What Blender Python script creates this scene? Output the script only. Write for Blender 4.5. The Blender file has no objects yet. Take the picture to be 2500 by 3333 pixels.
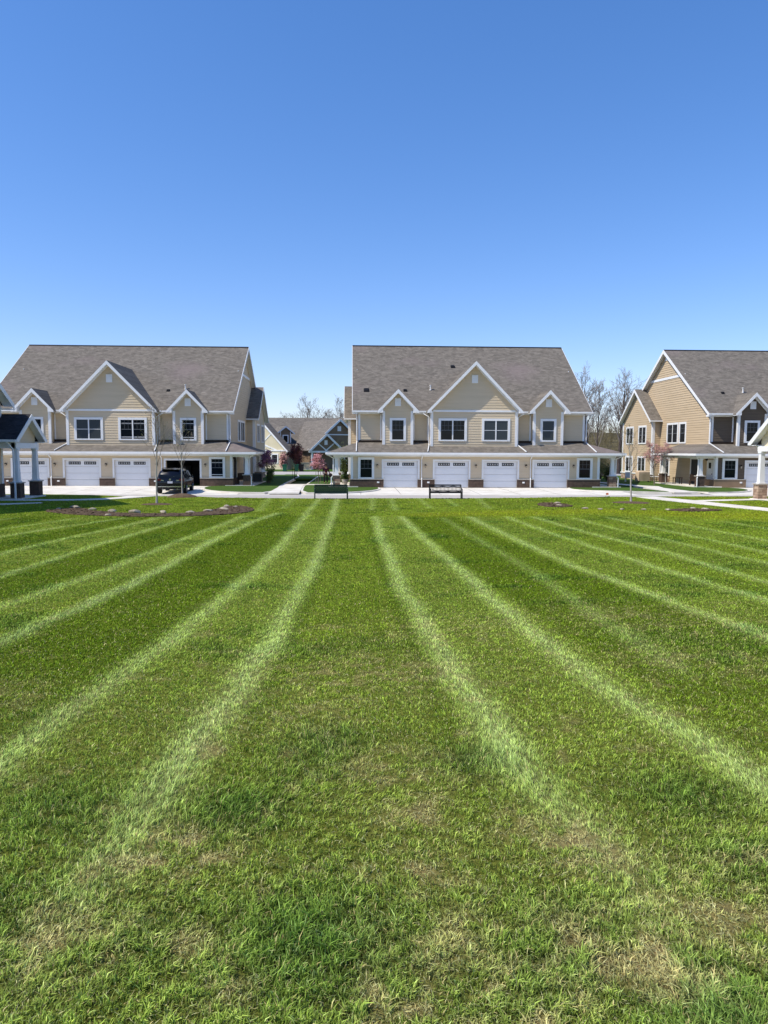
import bpy, math, random
import numpy as np
from mathutils import Vector, Matrix
R = math.radians
scn = bpy.context.scene
COL = scn.collection
rng = np.random.default_rng(7)
random.seed(11)

# ------------------------------------------------------------------ materials
def mat(name, col, rough=0.7, metal=0.0, spec=0.3):
    m = bpy.data.materials.new(name); m.use_nodes = True
    b = m.node_tree.nodes['Principled BSDF']
    b.inputs['Base Color'].default_value = (*col, 1)
    b.inputs['Roughness'].default_value = rough
    b.inputs['Metallic'].default_value = metal
    b.inputs['Specular IOR Level'].default_value = spec
    return m
def nd(m, t, **kw):
    n = m.node_tree.nodes.new(t)
    for k, v in kw.items():
        if k in n.inputs: n.inputs[k].default_value = v
        else: setattr(n, k, v)
    return n
def lk(m, a, b): m.node_tree.links.new(a, b)
def bsdf(m): return m.node_tree.nodes['Principled BSDF']
def ramp(m, fac, stops):
    r = m.node_tree.nodes.new('ShaderNodeValToRGB')
    els = r.color_ramp.elements
    while len(els) < len(stops): els.new(0.5)
    for e, (p, c) in zip(els, stops): e.position = p; e.color = (*c, 1)
    lk(m, fac, r.inputs['Fac']); return r
def noisy(name, c0, c1, scale=3.0, rough=0.8, bump=0.0, bscale=None, detail=4, stretch=(1, 1, 1), spec=0.25):
    m = mat(name, c0, rough, spec=spec)
    tc = nd(m, 'ShaderNodeTexCoord'); mp = nd(m, 'ShaderNodeMapping'); mp.inputs['Scale'].default_value = stretch
    lk(m, tc.outputs['Object'], mp.inputs['Vector'])
    n = nd(m, 'ShaderNodeTexNoise', Scale=scale, Detail=detail)
    lk(m, mp.outputs[0], n.inputs['Vector'])
    r = ramp(m, n.outputs['Fac'], [(0.3, c0), (0.7, c1)])
    lk(m, r.outputs[0], bsdf(m).inputs['Base Color'])
    if bump:
        n2 = nd(m, 'ShaderNodeTexNoise', Scale=bscale or scale * 4, Detail=3)
        lk(m, mp.outputs[0], n2.inputs['Vector'])
        b = nd(m, 'ShaderNodeBump', Strength=bump, Distance=0.02)
        lk(m, n2.outputs['Fac'], b.inputs['Height']); lk(m, b.outputs[0], bsdf(m).inputs['Normal'])
    return m
def shingle(name, lo, mid, hi, pink=None):
    m = mat(name, mid, 0.95, spec=0.15)
    tc = nd(m, 'ShaderNodeTexCoord')
    mp = nd(m, 'ShaderNodeMapping'); mp.inputs['Scale'].default_value = (1.0, 2.2, 2.2); lk(m, tc.outputs['Object'], mp.inputs['Vector'])
    n1 = nd(m, 'ShaderNodeTexNoise', Scale=1.5, Detail=7, Roughness=0.78, Distortion=1.2); lk(m, mp.outputs[0], n1.inputs['Vector'])
    r = ramp(m, n1.outputs['Fac'], [(0.30, lo), (0.5, mid), (0.72, hi)])
    # individual tabs
    mp2 = nd(m, 'ShaderNodeMapping'); mp2.inputs['Scale'].default_value = (3.1, 0, 7.5); lk(m, tc.outputs['Object'], mp2.inputs['Vector'])
    wn = nd(m, 'ShaderNodeTexVoronoi', Scale=1.0); lk(m, mp2.outputs[0], wn.inputs['Vector'])
    mx = nd(m, 'ShaderNodeMix', data_type='RGBA', blend_type='MULTIPLY'); mx.inputs[0].default_value = 0.65
    bw = ramp(m, wn.outputs['Color'], [(0.1, (0.66, 0.66, 0.66)), (0.9, (1.18, 1.16, 1.14))])
    lk(m, r.outputs[0], mx.inputs[6]); lk(m, bw.outputs[0], mx.inputs[7])
    out = mx.outputs[2]
    if pink:
        n3 = nd(m, 'ShaderNodeTexNoise', Scale=0.16, Detail=2); lk(m, tc.outputs['Object'], n3.inputs['Vector'])
        rr = ramp(m, n3.outputs['Fac'], [(0.55, (0, 0, 0)), (0.72, (0.6, 0.6, 0.6))])
        m2 = nd(m, 'ShaderNodeMix', data_type='RGBA'); lk(m, rr.outputs[0], m2.inputs[0]); lk(m, out, m2.inputs[6]); m2.inputs[7].default_value = (*pink, 1)
        out = m2.outputs[2]
    lk(m, out, bsdf(m).inputs['Base Color'])
    w = nd(m, 'ShaderNodeTexWave', wave_type='BANDS', bands_direction='Z', Scale=1.25, wave_profile='SAW'); lk(m, tc.outputs['Object'], w.inputs['Vector'])
    b = nd(m, 'ShaderNodeBump', Strength=0.5, Distance=0.02); lk(m, w.outputs['Fac'], b.inputs['Height']); lk(m, b.outputs[0], bsdf(m).inputs['Normal'])
    return m
def brick(name, c1, c2, mortar, scale=1.0, bw=0.24, rh=0.08):
    m = mat(name, c1, 0.9)
    tc = nd(m, 'ShaderNodeTexCoord'); sep = nd(m, 'ShaderNodeSeparateXYZ'); cmb = nd(m, 'ShaderNodeCombineXYZ'); ad = nd(m, 'ShaderNodeMath', operation='ADD')
    lk(m, tc.outputs['Object'], sep.inputs[0]); lk(m, sep.outputs[0], ad.inputs[0]); lk(m, sep.outputs[1], ad.inputs[1])
    lk(m, ad.outputs[0], cmb.inputs[0]); lk(m, sep.outputs[2], cmb.inputs[1])
    b = nd(m, 'ShaderNodeTexBrick', Scale=scale); b.inputs['Color1'].default_value = (*c1, 1); b.inputs['Color2'].default_value = (*c2, 1); b.inputs['Mortar'].default_value = (*mortar, 1)
    b.inputs['Brick Width'].default_value = bw; b.inputs['Row Height'].default_value = rh; b.inputs['Mortar Size'].default_value = 0.008
    lk(m, cmb.outputs[0], b.inputs['Vector'])
    n = nd(m, 'ShaderNodeTexNoise', Scale=5.0); lk(m, tc.outputs['Object'], n.inputs['Vector'])
    mx = nd(m, 'ShaderNodeMix', data_type='RGBA', blend_type='MULTIPLY'); mx.inputs[0].default_value = 0.6
    rr = ramp(m, n.outputs['Fac'], [(0.3, (0.6, 0.6, 0.6)), (0.7, (1.3, 1.3, 1.3))])
    lk(m, b.outputs['Color'], mx.inputs[6]); lk(m, rr.outputs[0], mx.inputs[7]); lk(m, mx.outputs[2], bsdf(m).inputs['Base Color'])
    bp = nd(m, 'ShaderNodeBump', Strength=0.6, Distance=0.01); lk(m, b.outputs['Fac'], bp.inputs['Height']); bp.invert = True; lk(m, bp.outputs[0], bsdf(m).inputs['Normal'])
    return m
M = {}
M['tan'] = noisy('tan lap siding', (0.60, 0.49, 0.335), (0.65, 0.53, 0.37), 1.2, 0.75, 0.15, 30, stretch=(.4, .4, 6))
M['gold'] = noisy('golden tan lap siding', (0.50, 0.385, 0.245), (0.56, 0.435, 0.285), 1.2, 0.75, 0.15, 30, stretch=(.4, .4, 6))
M['brown'] = noisy('dark brown lap siding', (0.115, 0.086, 0.060), (0.14, 0.107, 0.076), 1.2, 0.75, 0.15, 30, stretch=(.4, .4, 6))
M['dark'] = noisy('dark grey brown siding', (0.21, 0.15, 0.10), (0.25, 0.18, 0.12), 1.2, 0.95, spec=0.0)
M['cream'] = noisy('cream board siding', (0.62, 0.55, 0.38), (0.68, 0.6, 0.43), 1.2, 0.8)
M['white'] = noisy('white painted trim', (0.76, 0.76, 0.75), (0.82, 0.82, 0.81), 2.0, 0.5)
M['door'] = noisy('white steel door', (0.74, 0.75, 0.76), (0.80, 0.80, 0.81), 0.8, 0.45)
M['roof'] = shingle('grey brown shingle', (0.11, 0.097, 0.082), (0.172, 0.152, 0.127), (0.24, 0.215, 0.182), (0.21, 0.165, 0.158))
M['roof2'] = shingle('weathered grey shingle', (0.11, 0.095, 0.08), (0.165, 0.146, 0.124), (0.23, 0.205, 0.175))
M['roof_shaded'] = shingle('shade darkened shingle', (0.02, 0.02, 0.024), (0.035, 0.035, 0.04), (0.06, 0.06, 0.065))  # shingle colour darkened for the shade on the left edge house roof
M['brick'] = brick('dark red brown brick', (0.085, 0.052, 0.040), (0.11, 0.068, 0.05), (0.09, 0.075, 0.06))
M['stone'] = brick('mixed field stone', (0.24, 0.13, 0.09), (0.58, 0.44, 0.31), (0.10, 0.07, 0.05), bw=0.46, rh=0.17)
M['cap'] = noisy('cast stone cap', (0.42, 0.38, 0.32), (0.5, 0.46, 0.4), 4)
M['concrete'] = noisy('pale concrete', (0.58, 0.53, 0.45), (0.76, 0.72, 0.64), 0.9, 0.9, 0.1, 12, 6)
M['roadc'] = noisy('grey concrete road', (0.40, 0.365, 0.325), (0.48, 0.445, 0.40), 0.3, 0.9, 0.1, 12, 6, stretch=(.15, 1, 1))
M['glass'] = mat('dark window glass', (0.006, 0.009, 0.012), 0.06, spec=0.22)
M['blind'] = mat('window blind', (0.045, 0.055, 0.06), 0.35)
M['muntin'] = mat('grey muntin', (0.13, 0.14, 0.15), 0.6)
M['black'] = mat('black painted metal', (0.010, 0.010, 0.011), 0.6, spec=0.2)
M['bronze'] = mat('dark bronze metal', (0.03, 0.018, 0.012), 0.4, 0.4)
M['lampglass'] = mat('seeded lamp glass', (0.35, 0.30, 0.22), 0.2)
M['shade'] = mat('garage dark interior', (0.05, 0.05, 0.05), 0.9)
M['pipe'] = mat('white vent pipe', (0.75, 0.73, 0.7), 0.6)
M['orn'] = mat('white strip ornament', (0.7, 0.7, 0.7), 0.6)
M['mulch'] = noisy('brown bark mulch', (0.07, 0.044, 0.024), (0.155, 0.105, 0.062), 9, 1.0, 1.0, 30, 6)
M['rock'] = noisy('pale limestone rock', (0.22, 0.18, 0.12), (0.46, 0.40, 0.30), 4, 0.9, 0.5)
M['bark'] = noisy('grey brown bark', (0.14, 0.115, 0.09), (0.26, 0.22, 0.18), 8, 0.95, 0.6, 20, stretch=(1, 1, .3))
M['barkp'] = noisy('pale young bark', (0.34, 0.31, 0.26), (0.5, 0.46, 0.4), 8, 0.95, stretch=(1, 1, .3))
M['barkd'] = noisy('dark bark', (0.06, 0.045, 0.04), (0.10, 0.08, 0.07), 8, 0.95)
M['twig'] = mat('hazy twigs', (0.22, 0.19, 0.165), 0.95)
M['pink'] = noisy('pink blossom', (0.50, 0.19, 0.21), (0.78, 0.46, 0.46), 5, 0.8)
M['dpink'] = noisy('dusky pink blossom', (0.30, 0.12, 0.11), (0.55, 0.32, 0.28), 5, 0.8)
M['maroon'] = noisy('maroon leaves', (0.055, 0.018, 0.022), (0.15, 0.05, 0.05), 5, 0.7)
M['purple'] = noisy('purple blossom', (0.13, 0.05, 0.085), (0.32, 0.16, 0.24), 5, 0.7)
M['leaf'] = noisy('green leaves', (0.035, 0.06, 0.016), (0.10, 0.13, 0.035), 4, 0.7)
M['budleaf'] = noisy('new yellow green leaves', (0.14, 0.17, 0.05), (0.26, 0.28, 0.10), 4, 0.7)
M['wood'] = noisy('spring woodland brush', (0.055, 0.045, 0.025), (0.15, 0.125, 0.06), 0.4, 1.0)
M['binG'] = mat('green bin plastic', (0.01, 0.11, 0.055), 0.45)
M['carpaint'] = mat('black car paint', (0.003, 0.003, 0.005), 0.16, 0.0, 0.35); bsdf(M['carpaint']).inputs['Coat Weight'].default_value = 0.25
M['chrome'] = mat('chrome strip', (0.7, 0.7, 0.7), 0.15, 1.0)
M['tyre'] = mat('tyre rubber', (0.012, 0.012, 0.012), 0.85)
M['rim'] = mat('alloy rim', (0.35, 0.35, 0.36), 0.3, 0.9)
M['redlight'] = mat('red lamp lens', (0.06, 0.004, 0.004), 0.3)
M['plate'] = mat('number plate', (0.55, 0.56, 0.6), 0.5)
M['green'] = mat('dark green perforated steel', (0.010, 0.028, 0.018), 0.45)
M['beige'] = noisy('beige canvas cover', (0.50, 0.38, 0.26), (0.58, 0.46, 0.33), 2, 0.9)
M['cloth'] = mat('dark clothing', (0.022, 0.012, 0.02), 0.9)
M['clothr'] = mat('maroon jacket cloth', (0.07, 0.014, 0.035), 0.9)
M['skin'] = mat('skin', (0.42, 0.24, 0.17), 0.6)
M['hair'] = mat('dark hair', (0.02, 0.014, 0.01), 0.7)
M['wicker'] = noisy('dark wicker', (0.03, 0.02, 0.014), (0.07, 0.045, 0.03), 30, 0.8)
M['acgrey'] = mat('grey machine housing', (0.12, 0.12, 0.115), 0.6)
M['terra'] = mat('terracotta', (0.35, 0.13, 0.07), 0.8)
M['orange'] = mat('orange flag plastic', (0.8, 0.22, 0.1), 0.6)
# distant / verge grass
def grass_far(name, lo, hi):
    m = mat(name, lo, 0.95, spec=0.1)
    tc = nd(m, 'ShaderNodeTexCoord')
    n = nd(m, 'ShaderNodeTexNoise', Scale=0.7, Detail=8, Roughness=0.7); lk(m, tc.outputs['Object'], n.inputs['Vector'])
    r = ramp(m, n.outputs['Fac'], [(0.3, lo), (0.72, hi)]); lk(m, r.outputs[0], bsdf(m).inputs['Base Color'])
    n2 = nd(m, 'ShaderNodeTexNoise', Scale=18.0, Detail=3); lk(m, tc.outputs['Object'], n2.inputs['Vector'])
    b = nd(m, 'ShaderNodeBump', Strength=1.0, Distance=0.05); lk(m, n2.outputs['Fac'], b.inputs['Height']); lk(m, b.outputs[0], bsdf(m).inputs['Normal'])
    return m
M['verge'] = grass_far('verge grass', (0.045, 0.095, 0.014), (0.085, 0.14, 0.026))
M['field'] = grass_far('field grass', (0.06, 0.085, 0.022), (0.10, 0.12, 0.03))
def attr_mat(name, rough, trans=0.0):
    m = mat(name, (.1, .2, .03), rough, spec=0.08)
    a = nd(m, 'ShaderNodeAttribute', attribute_name='Col')
    lk(m, a.outputs['Color'], bsdf(m).inputs['Base Color'])
    if trans:
        t = nd(m, 'ShaderNodeBsdfTranslucent'); lk(m, a.outputs['Color'], t.inputs['Color'])
        mx = nd(m, 'ShaderNodeMixShader'); mx.inputs[0].default_value = trans
        out = m.node_tree.nodes['Material Output']
        lk(m, bsdf(m).outputs[0], mx.inputs[1]); lk(m, t.outputs[0], mx.inputs[2]); lk(m, mx.outputs[0], out.inputs['Surface'])
    else:
        tc = nd(m, 'ShaderNodeTexCoord'); n2 = nd(m, 'ShaderNodeTexNoise', Scale=25.0, Detail=4); lk(m, tc.outputs['Object'], n2.inputs['Vector'])
        b = nd(m, 'ShaderNodeBump', Strength=1.0, Distance=0.03); lk(m, n2.outputs['Fac'], b.inputs['Height']); lk(m, b.outputs[0], bsdf(m).inputs['Normal'])
    return m
M['lawn'] = attr_mat('mown turf', 0.9)
M['blade'] = attr_mat('grass blades', 0.6, 0.16)

# ------------------------------------------------------------------ mesh helpers
class MB:
    def __init__(s): s.v = []; s.f = []
    def add(s, vs, fs):
        n = len(s.v); s.v += [tuple(p) for p in vs]; s.f += [tuple(i + n for i in f) for f in fs]; return s
    def box(s, x0, x1, y0, y1, z0, z1):
        if x0 > x1: x0, x1 = x1, x0
        if y0 > y1: y0, y1 = y1, y0
        return s.add([(x0, y0, z0), (x1, y0, z0), (x1, y1, z0), (x0, y1, z0), (x0, y0, z1), (x1, y0, z1), (x1, y1, z1), (x0, y1, z1)],
                     [(0, 3, 2, 1), (4, 5, 6, 7), (0, 1, 5, 4), (1, 2, 6, 5), (2, 3, 7, 6), (3, 0, 4, 7)])
    def prism(s, poly, a, b):
        """poly: 3D points, extruded by vector b-a (a,b unused positions): a = offset0, b = offset1"""
        n = len(poly); A = [tuple(Vector(p) + Vector(a)) for p in poly]; B = [tuple(Vector(p) + Vector(b)) for p in poly]
        fs = [tuple(range(n))[::-1], tuple(range(n, 2 * n))] + [(i, (i + 1) % n, (i + 1) % n + n, i + n) for i in range(n)]
        return s.add(A + B, fs)
    def slab(s, quad, t):
        """roof slab: quad top corners, thickness downwards"""
        return s.prism(quad, (0, 0, -t), (0, 0, 0))
    def tube(s, pts, rad, n=6, cap=True):
        pts = [Vector(p) for p in pts]; k = len(pts)
        base = len(s.v); prev = None
        for i, p in enumerate(pts):
            d = (pts[min(i + 1, k - 1)] - pts[max(i - 1, 0)]).normalized()
            if prev is None or abs(d.dot(prev)) > 0.999 : u = d.orthogonal().normalized() if prev is None else prev2
            u = (u - d * u.dot(d)).normalized(); w = d.cross(u); prev = None or d; prev2 = u
            r = rad[i] if hasattr(rad, '__len__') else rad
            for j in range(n):
                a = 2 * math.pi * j / n
                s.v.append(tuple(p + (u * math.cos(a) + w * math.sin(a)) * r))
        for i in range(k - 1):
            for j in range(n):
                a = base + i * n + j; b = base + i * n + (j + 1) % n
                s.f.append((a, b, b + n, a + n))
        if cap:
            s.f.append(tuple(base + j for j in range(n))[::-1]); s.f.append(tuple(base + (k - 1) * n + j for j in range(n)))
        return s
    def lathe(s, c, prof, n=12):
        base = len(s.v); k = len(prof)
        for r, z in prof:
            for j in range(n):
                a = 2 * math.pi * j / n; s.v.append((c[0] + r * math.cos(a), c[1] + r * math.sin(a), c[2] + z))
        for i in range(k - 1):
            for j in range(n):
                a = base + i * n + j; b = base + i * n + (j + 1) % n; s.f.append((a, b, b + n, a + n))
        s.f.append(tuple(base + j for j in range(n))[::-1]); s.f.append(tuple(base + (k - 1) * n + j for j in range(n)))
        return s
    def lap(s, O, U, N, poly, step=0.215, out=0.028):
        """lap siding over a convex outline poly [(s,z)], on plane O + s*U, facing N"""
        O, U, N = Vector(O), Vector(U), Vector(N); Z = Vector((0, 0, 1))
        def span(z):
            xs = []
            m = len(poly)
            for i in range(m):
                (a, za), (b, zb) = poly[i], poly[(i + 1) % m]
                if abs(zb - za) < 1e-9:
                    if abs(z - za) < 1e-6: xs += [a, b]
                elif min(za, zb) - 1e-9 <= z <= max(za, zb) + 1e-9: xs.append(a + (b - a) * (z - za) / (zb - za))
            return (min(xs), max(xs)) if xs else None
        zs = [p[1] for p in poly]; z0, zt = min(zs), max(zs)
        crit = sorted(set(round(z, 4) for z in zs))
        cuts = [z0]
        while cuts[-1] < zt - 1e-6: cuts.append(min(cuts[-1] + step, zt))
        for a, b in zip(cuts, cuts[1:]):
            if b - a < 1e-4: continue
            A, B = span(a + 1e-5), span(b - 1e-5)
            if not A or not B: continue
            mids = [c for c in crit if a + 1e-3 < c < b - 1e-3]
            lv = [a + 1e-5] + mids + [b - 1e-5]
            for p, q in zip(lv, lv[1:]):
                P, Q = span(p), span(q)
                op = out * (b - p) / (b - a) + .002; oq = out * (b - q) / (b - a) + .002
                if Q[1] - Q[0] < 1e-4 and P[1] - P[0] < 1e-4: continue
                s.add([O + U * P[0] + N * op + Z * p, O + U * P[1] + N * op + Z * p, O + U * Q[1] + N * oq + Z * q, O + U * Q[0] + N * oq + Z * q], [(0, 1, 2, 3)])
            s.add([O + U * A[0] - N * .01 + Z * a, O + U * A[1] - N * .01 + Z * a, O + U * A[1] + N * (out + .002) + Z * a, O + U * A[0] + N * (out + .002) + Z * a], [(0, 1, 2, 3)])
        return s
    def build(s, name, m, parent=None, smooth=False, loc=None):
        me = bpy.data.meshes.new(name); me.from_pydata(s.v, [], s.f); me.materials.append(m); me.update()
        if smooth: me.shade_smooth()
        o = bpy.data.objects.new(name, me); COL.objects.link(o)
        if parent: o.parent = parent
        if loc: o.location = loc
        return o
def _build_split(s, name, m, parent=None, gap=.04):
    n = len(s.v); par = list(range(n))
    def fd(a):
        while par[a] != a: par[a] = par[par[a]]; a = par[a]
        return a
    for f in s.f:
        r = fd(f[0])
        for q in f[1:]: par[fd(q)] = r
    comp = {}
    for i in range(n): comp.setdefault(fd(i), []).append(i)
    cl = []
    for ids in comp.values():
        P = [s.v[i] for i in ids]; bb = [min(p[k] for p in P) - gap for k in range(3)] + [max(p[k] for p in P) + gap for k in range(3)]
        new = [bb, set(ids)]; keep = []
        ch = True
        while ch:
            ch = False; keep = []
            for c in cl:
                if all(c[0][k] <= new[0][k + 3] and new[0][k] <= c[0][k + 3] for k in range(3)):
                    new = [[min(new[0][k], c[0][k]) for k in range(3)] + [max(new[0][k + 3], c[0][k + 3]) for k in range(3)], new[1] | c[1]]; ch = True
                else: keep.append(c)
            cl = keep
        cl.append(new)
    out = []
    for bb, ids in sorted(cl, key=lambda c: c[0][0]):
        mp = {i: k for k, i in enumerate(sorted(ids))}; b = MB(); b.v = [s.v[i] for i in sorted(ids)]; b.f = [tuple(mp[i] for i in f) for f in s.f if f[0] in mp]
        out.append(b.build(name, m, parent))
    return out
MB.split = _build_split
def tag(o, label=None, cat=None, group=None, kind=None):
    if label: o['label'] = label
    if cat: o['category'] = cat
    if group: o['group'] = group
    if kind: o['kind'] = kind
    return o
def thing(name, label, cat, loc=(0, 0, 0), rz=0, group=None):
    o = bpy.data.objects.new(name, None); COL.objects.link(o); o.location = loc; o.rotation_euler = (0, 0, rz); o.empty_display_size = .2
    return tag(o, label, cat, group)
def dup(o, loc=None, rz=None, parent=None):
    c = o.copy(); COL.objects.link(c)
    if parent: c.parent = parent
    for ch in list(o.children): dup(ch, parent=c)
    if loc is not None: c.location = loc
    if rz is not None: c.rotation_euler = (0, 0, rz)
    return c

# ------------------------------------------------------------------ terrain
PR = [(-60, 1.6), (-20, 1.55), (0, 1.5), (2, 1.45), (4, 1.38), (6.5, 1.2), (9, 1.03), (14, .76), (25, .40), (35, .18), (44, .02), (47, 0), (400, 0)]
PX = np.array([p[0] for p in PR], float); PZ = np.array([p[1] for p in PR], float)
def zt0(Y): return np.interp(Y, PX, PZ)
def zt(Y):
    Y = np.asarray(Y, float); w = np.clip(np.abs(Y) * .08 + .4, .4, 2.5)
    return (zt0(Y - w) + 2 * zt0(Y) + zt0(Y + w)) / 4
def zg(Y): return float(zt(Y))
class VN:
    def __init__(s, seed): s.g = np.random.default_rng(seed).random((256, 256))
    def __call__(s, x, y, f):
        x = np.asarray(x) * f + 1000.3; y = np.asarray(y) * f + 1000.7
        xi = np.floor(x).astype(int); yi = np.floor(y).astype(int); u = x - xi; v = y - yi
        u = u * u * (3 - 2 * u); v = v * v * (3 - 2 * v); g = s.g
        a = g[xi & 255, yi & 255]; b = g[(xi + 1) & 255, yi & 255]; c = g[xi & 255, (yi + 1) & 255]; d = g[(xi + 1) & 255, (yi + 1) & 255]
        return (a * (1 - u) + b * u) * (1 - v) + (c * (1 - u) + d * u) * v
vn = [VN(i) for i in range(8)]
def fbm(x, y, f, k=0, o=4):
    s = 0; a = 1; t = 0
    for i in range(o): s = s + a * vn[(k + i) % 8](x, y, f * 2 ** i); t += a; a *= .55
    return s / t
# mower lines (x at y), strength
LINES = [([(.96, 29.5), (.84, 19.9), (.80, 10), (.83, 5.4), (.9, 3.6), (1.05, 2.6)], 1.0, (0, 29.8)),
 ([(2.02, 29.5), (2.02, 12.5), (1.93, 8), (1.88, 5.3), (2.02, 3.3), (2.1, 2)], 1.0, (0, 29.8)),
 ([(3.68, 28), (3.4, 14), (2.96, 8.5), (2.66, 5.5)], .45, (5.5, 29)),
 ([(4.82, 28.7), (4.4, 14), (4.33, 9), (4.22, 7), (4.1, 4)], .9, (4, 29.5)),
 ([(6.36, 29), (5.98, 15), (5.7, 9.5), (5.5, 6)], .75, (5, 29.5)),
 ([(7.45, 29), (7.29, 16), (6.8, 11)], .8, (6, 29.5)),
 ([(8.98, 28.7), (8.6, 16), (8.35, 12)], .6, (8, 29)),
 ([(10.5, 29.3), (10.0, 20), (9.5, 14)], .7, (8, 29)),
 ([(12.4, 29.7), (11.5, 19.5), (11.2, 12)], .6, (8, 29)),
 ([(-.9, 45), (-.8, 28.8), (-.77, 11), (-.8, 5.5), (-.9, 3.7), (-.98, 2.5)], 1.0, (0, 46)),
 ([(-2.0, 45), (-1.98, 31), (-1.8, 18), (-1.76, 9), (-1.8, 5.5), (-1.88, 3.5)], .85, (0, 46)),
 ([(-3.2, 32), (-3.7, 27), (-3.75, 18), (-3.5, 11), (-3.44, 7), (-3.4, 4)], 1.0, (0, 32)),
 ([(-4.5, 29.2), (-4.68, 20), (-4.5, 10), (-4.5, 6)], .7, (5, 30)),
 ([(-6.5, 28.7), (-6.45, 18), (-6.0, 12)], .8, (5, 29)),
 ([(-7.7, 27.6), (-7.95, 20), (-7.8, 15)], .75, (8, 29)),
 ([(-9.0, 28.5), (-9.75, 24), (-10.2, 18)], .7, (8, 29)),
 ([(-10.8, 28.7), (-11.4, 22), (-11.6, 16)], .6, (8, 29)),
 ([(-13.2, 29.5), (-14.0, 18)], .5, (8, 29)), ([(-14.6, 29.5), (-15.4, 18)], .5, (8, 29)),
 ([(14.2, 27), (13.4, 15)], .5, (8, 27)), ([(15.6, 26), (14.9, 15)], .5, (8, 26)),
 ([(1.3, 45), (.93, 33.6)], .6, (33.6, 45)), ([(2.4, 45), (2.05, 33.5)], .6, (33.5, 45)), ([(4.2, 45), (3.89, 35)], .5, (35, 45)),
 ([(5.95, 45), (5.41, 37)], .5, (37, 45)), ([(7.9, 45), (6.75, 35)], .55, (35, 45)), ([(-5.1, 45), (-4.3, 33.6)], .55, (33, 45)), ([(-3.7, 45), (-3.34, 35)], .5, (35, 45))]
DRY = [(-.64, 2.83, .16, 1), (-.8, 2.81, .16, .9), (.14, 1.97, .16, .8), (.47, 1.9, .2, 1), (.99, 2.09, .2, .9), (.8, 2.14, .2, .9), (.95, 2.81, .22, .7), (.12, 5.69, .8, .55), (.23, 2.6, .2, .7), (1.35, 2.35, .3, .6),
       (-.45, 4.6, .5, .35), (.2, 3.6, .35, .5), (.35, 3.1, .2, .6), (.7, 3.0, .18, .5), (1.0, 7.5, 1, .3), (2.9, 6, .8, .35), (-2.6, 5, .6, .35), (3.4, 8.2, 1.2, .35), (-.9, 2.3, .2, .4), (-.4, 2.05, .12, .5), (.3, 2.25, .2, .5)]
LUSH = [(-.52, 3.2, .26, 1), (-.13, 2.25, .33, 1), (.65, 3.72, .22, .9), (1.05, 1.9, .25, 1), (1.6, 3.25, .3, .8), (-.42, 6.57, .35, .6), (-1.34, 3.24, .35, .6), (1.6, 2.66, .25, .8), (-.7, 2.25, .2, .5), (-1.3, 2.4, .3, .5), (3.3, 7, .6, .5), (.2, 6.9, .4, .4)]
def gauss(x, y, L):
    s = np.zeros_like(x)
    for a, b, r, w in L:
        d2 = ((x - a) / r) ** 2 + ((y - b) / (r * 1.0)) ** 2
        s = np.maximum(s, w * np.exp(-d2))
    return s
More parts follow.
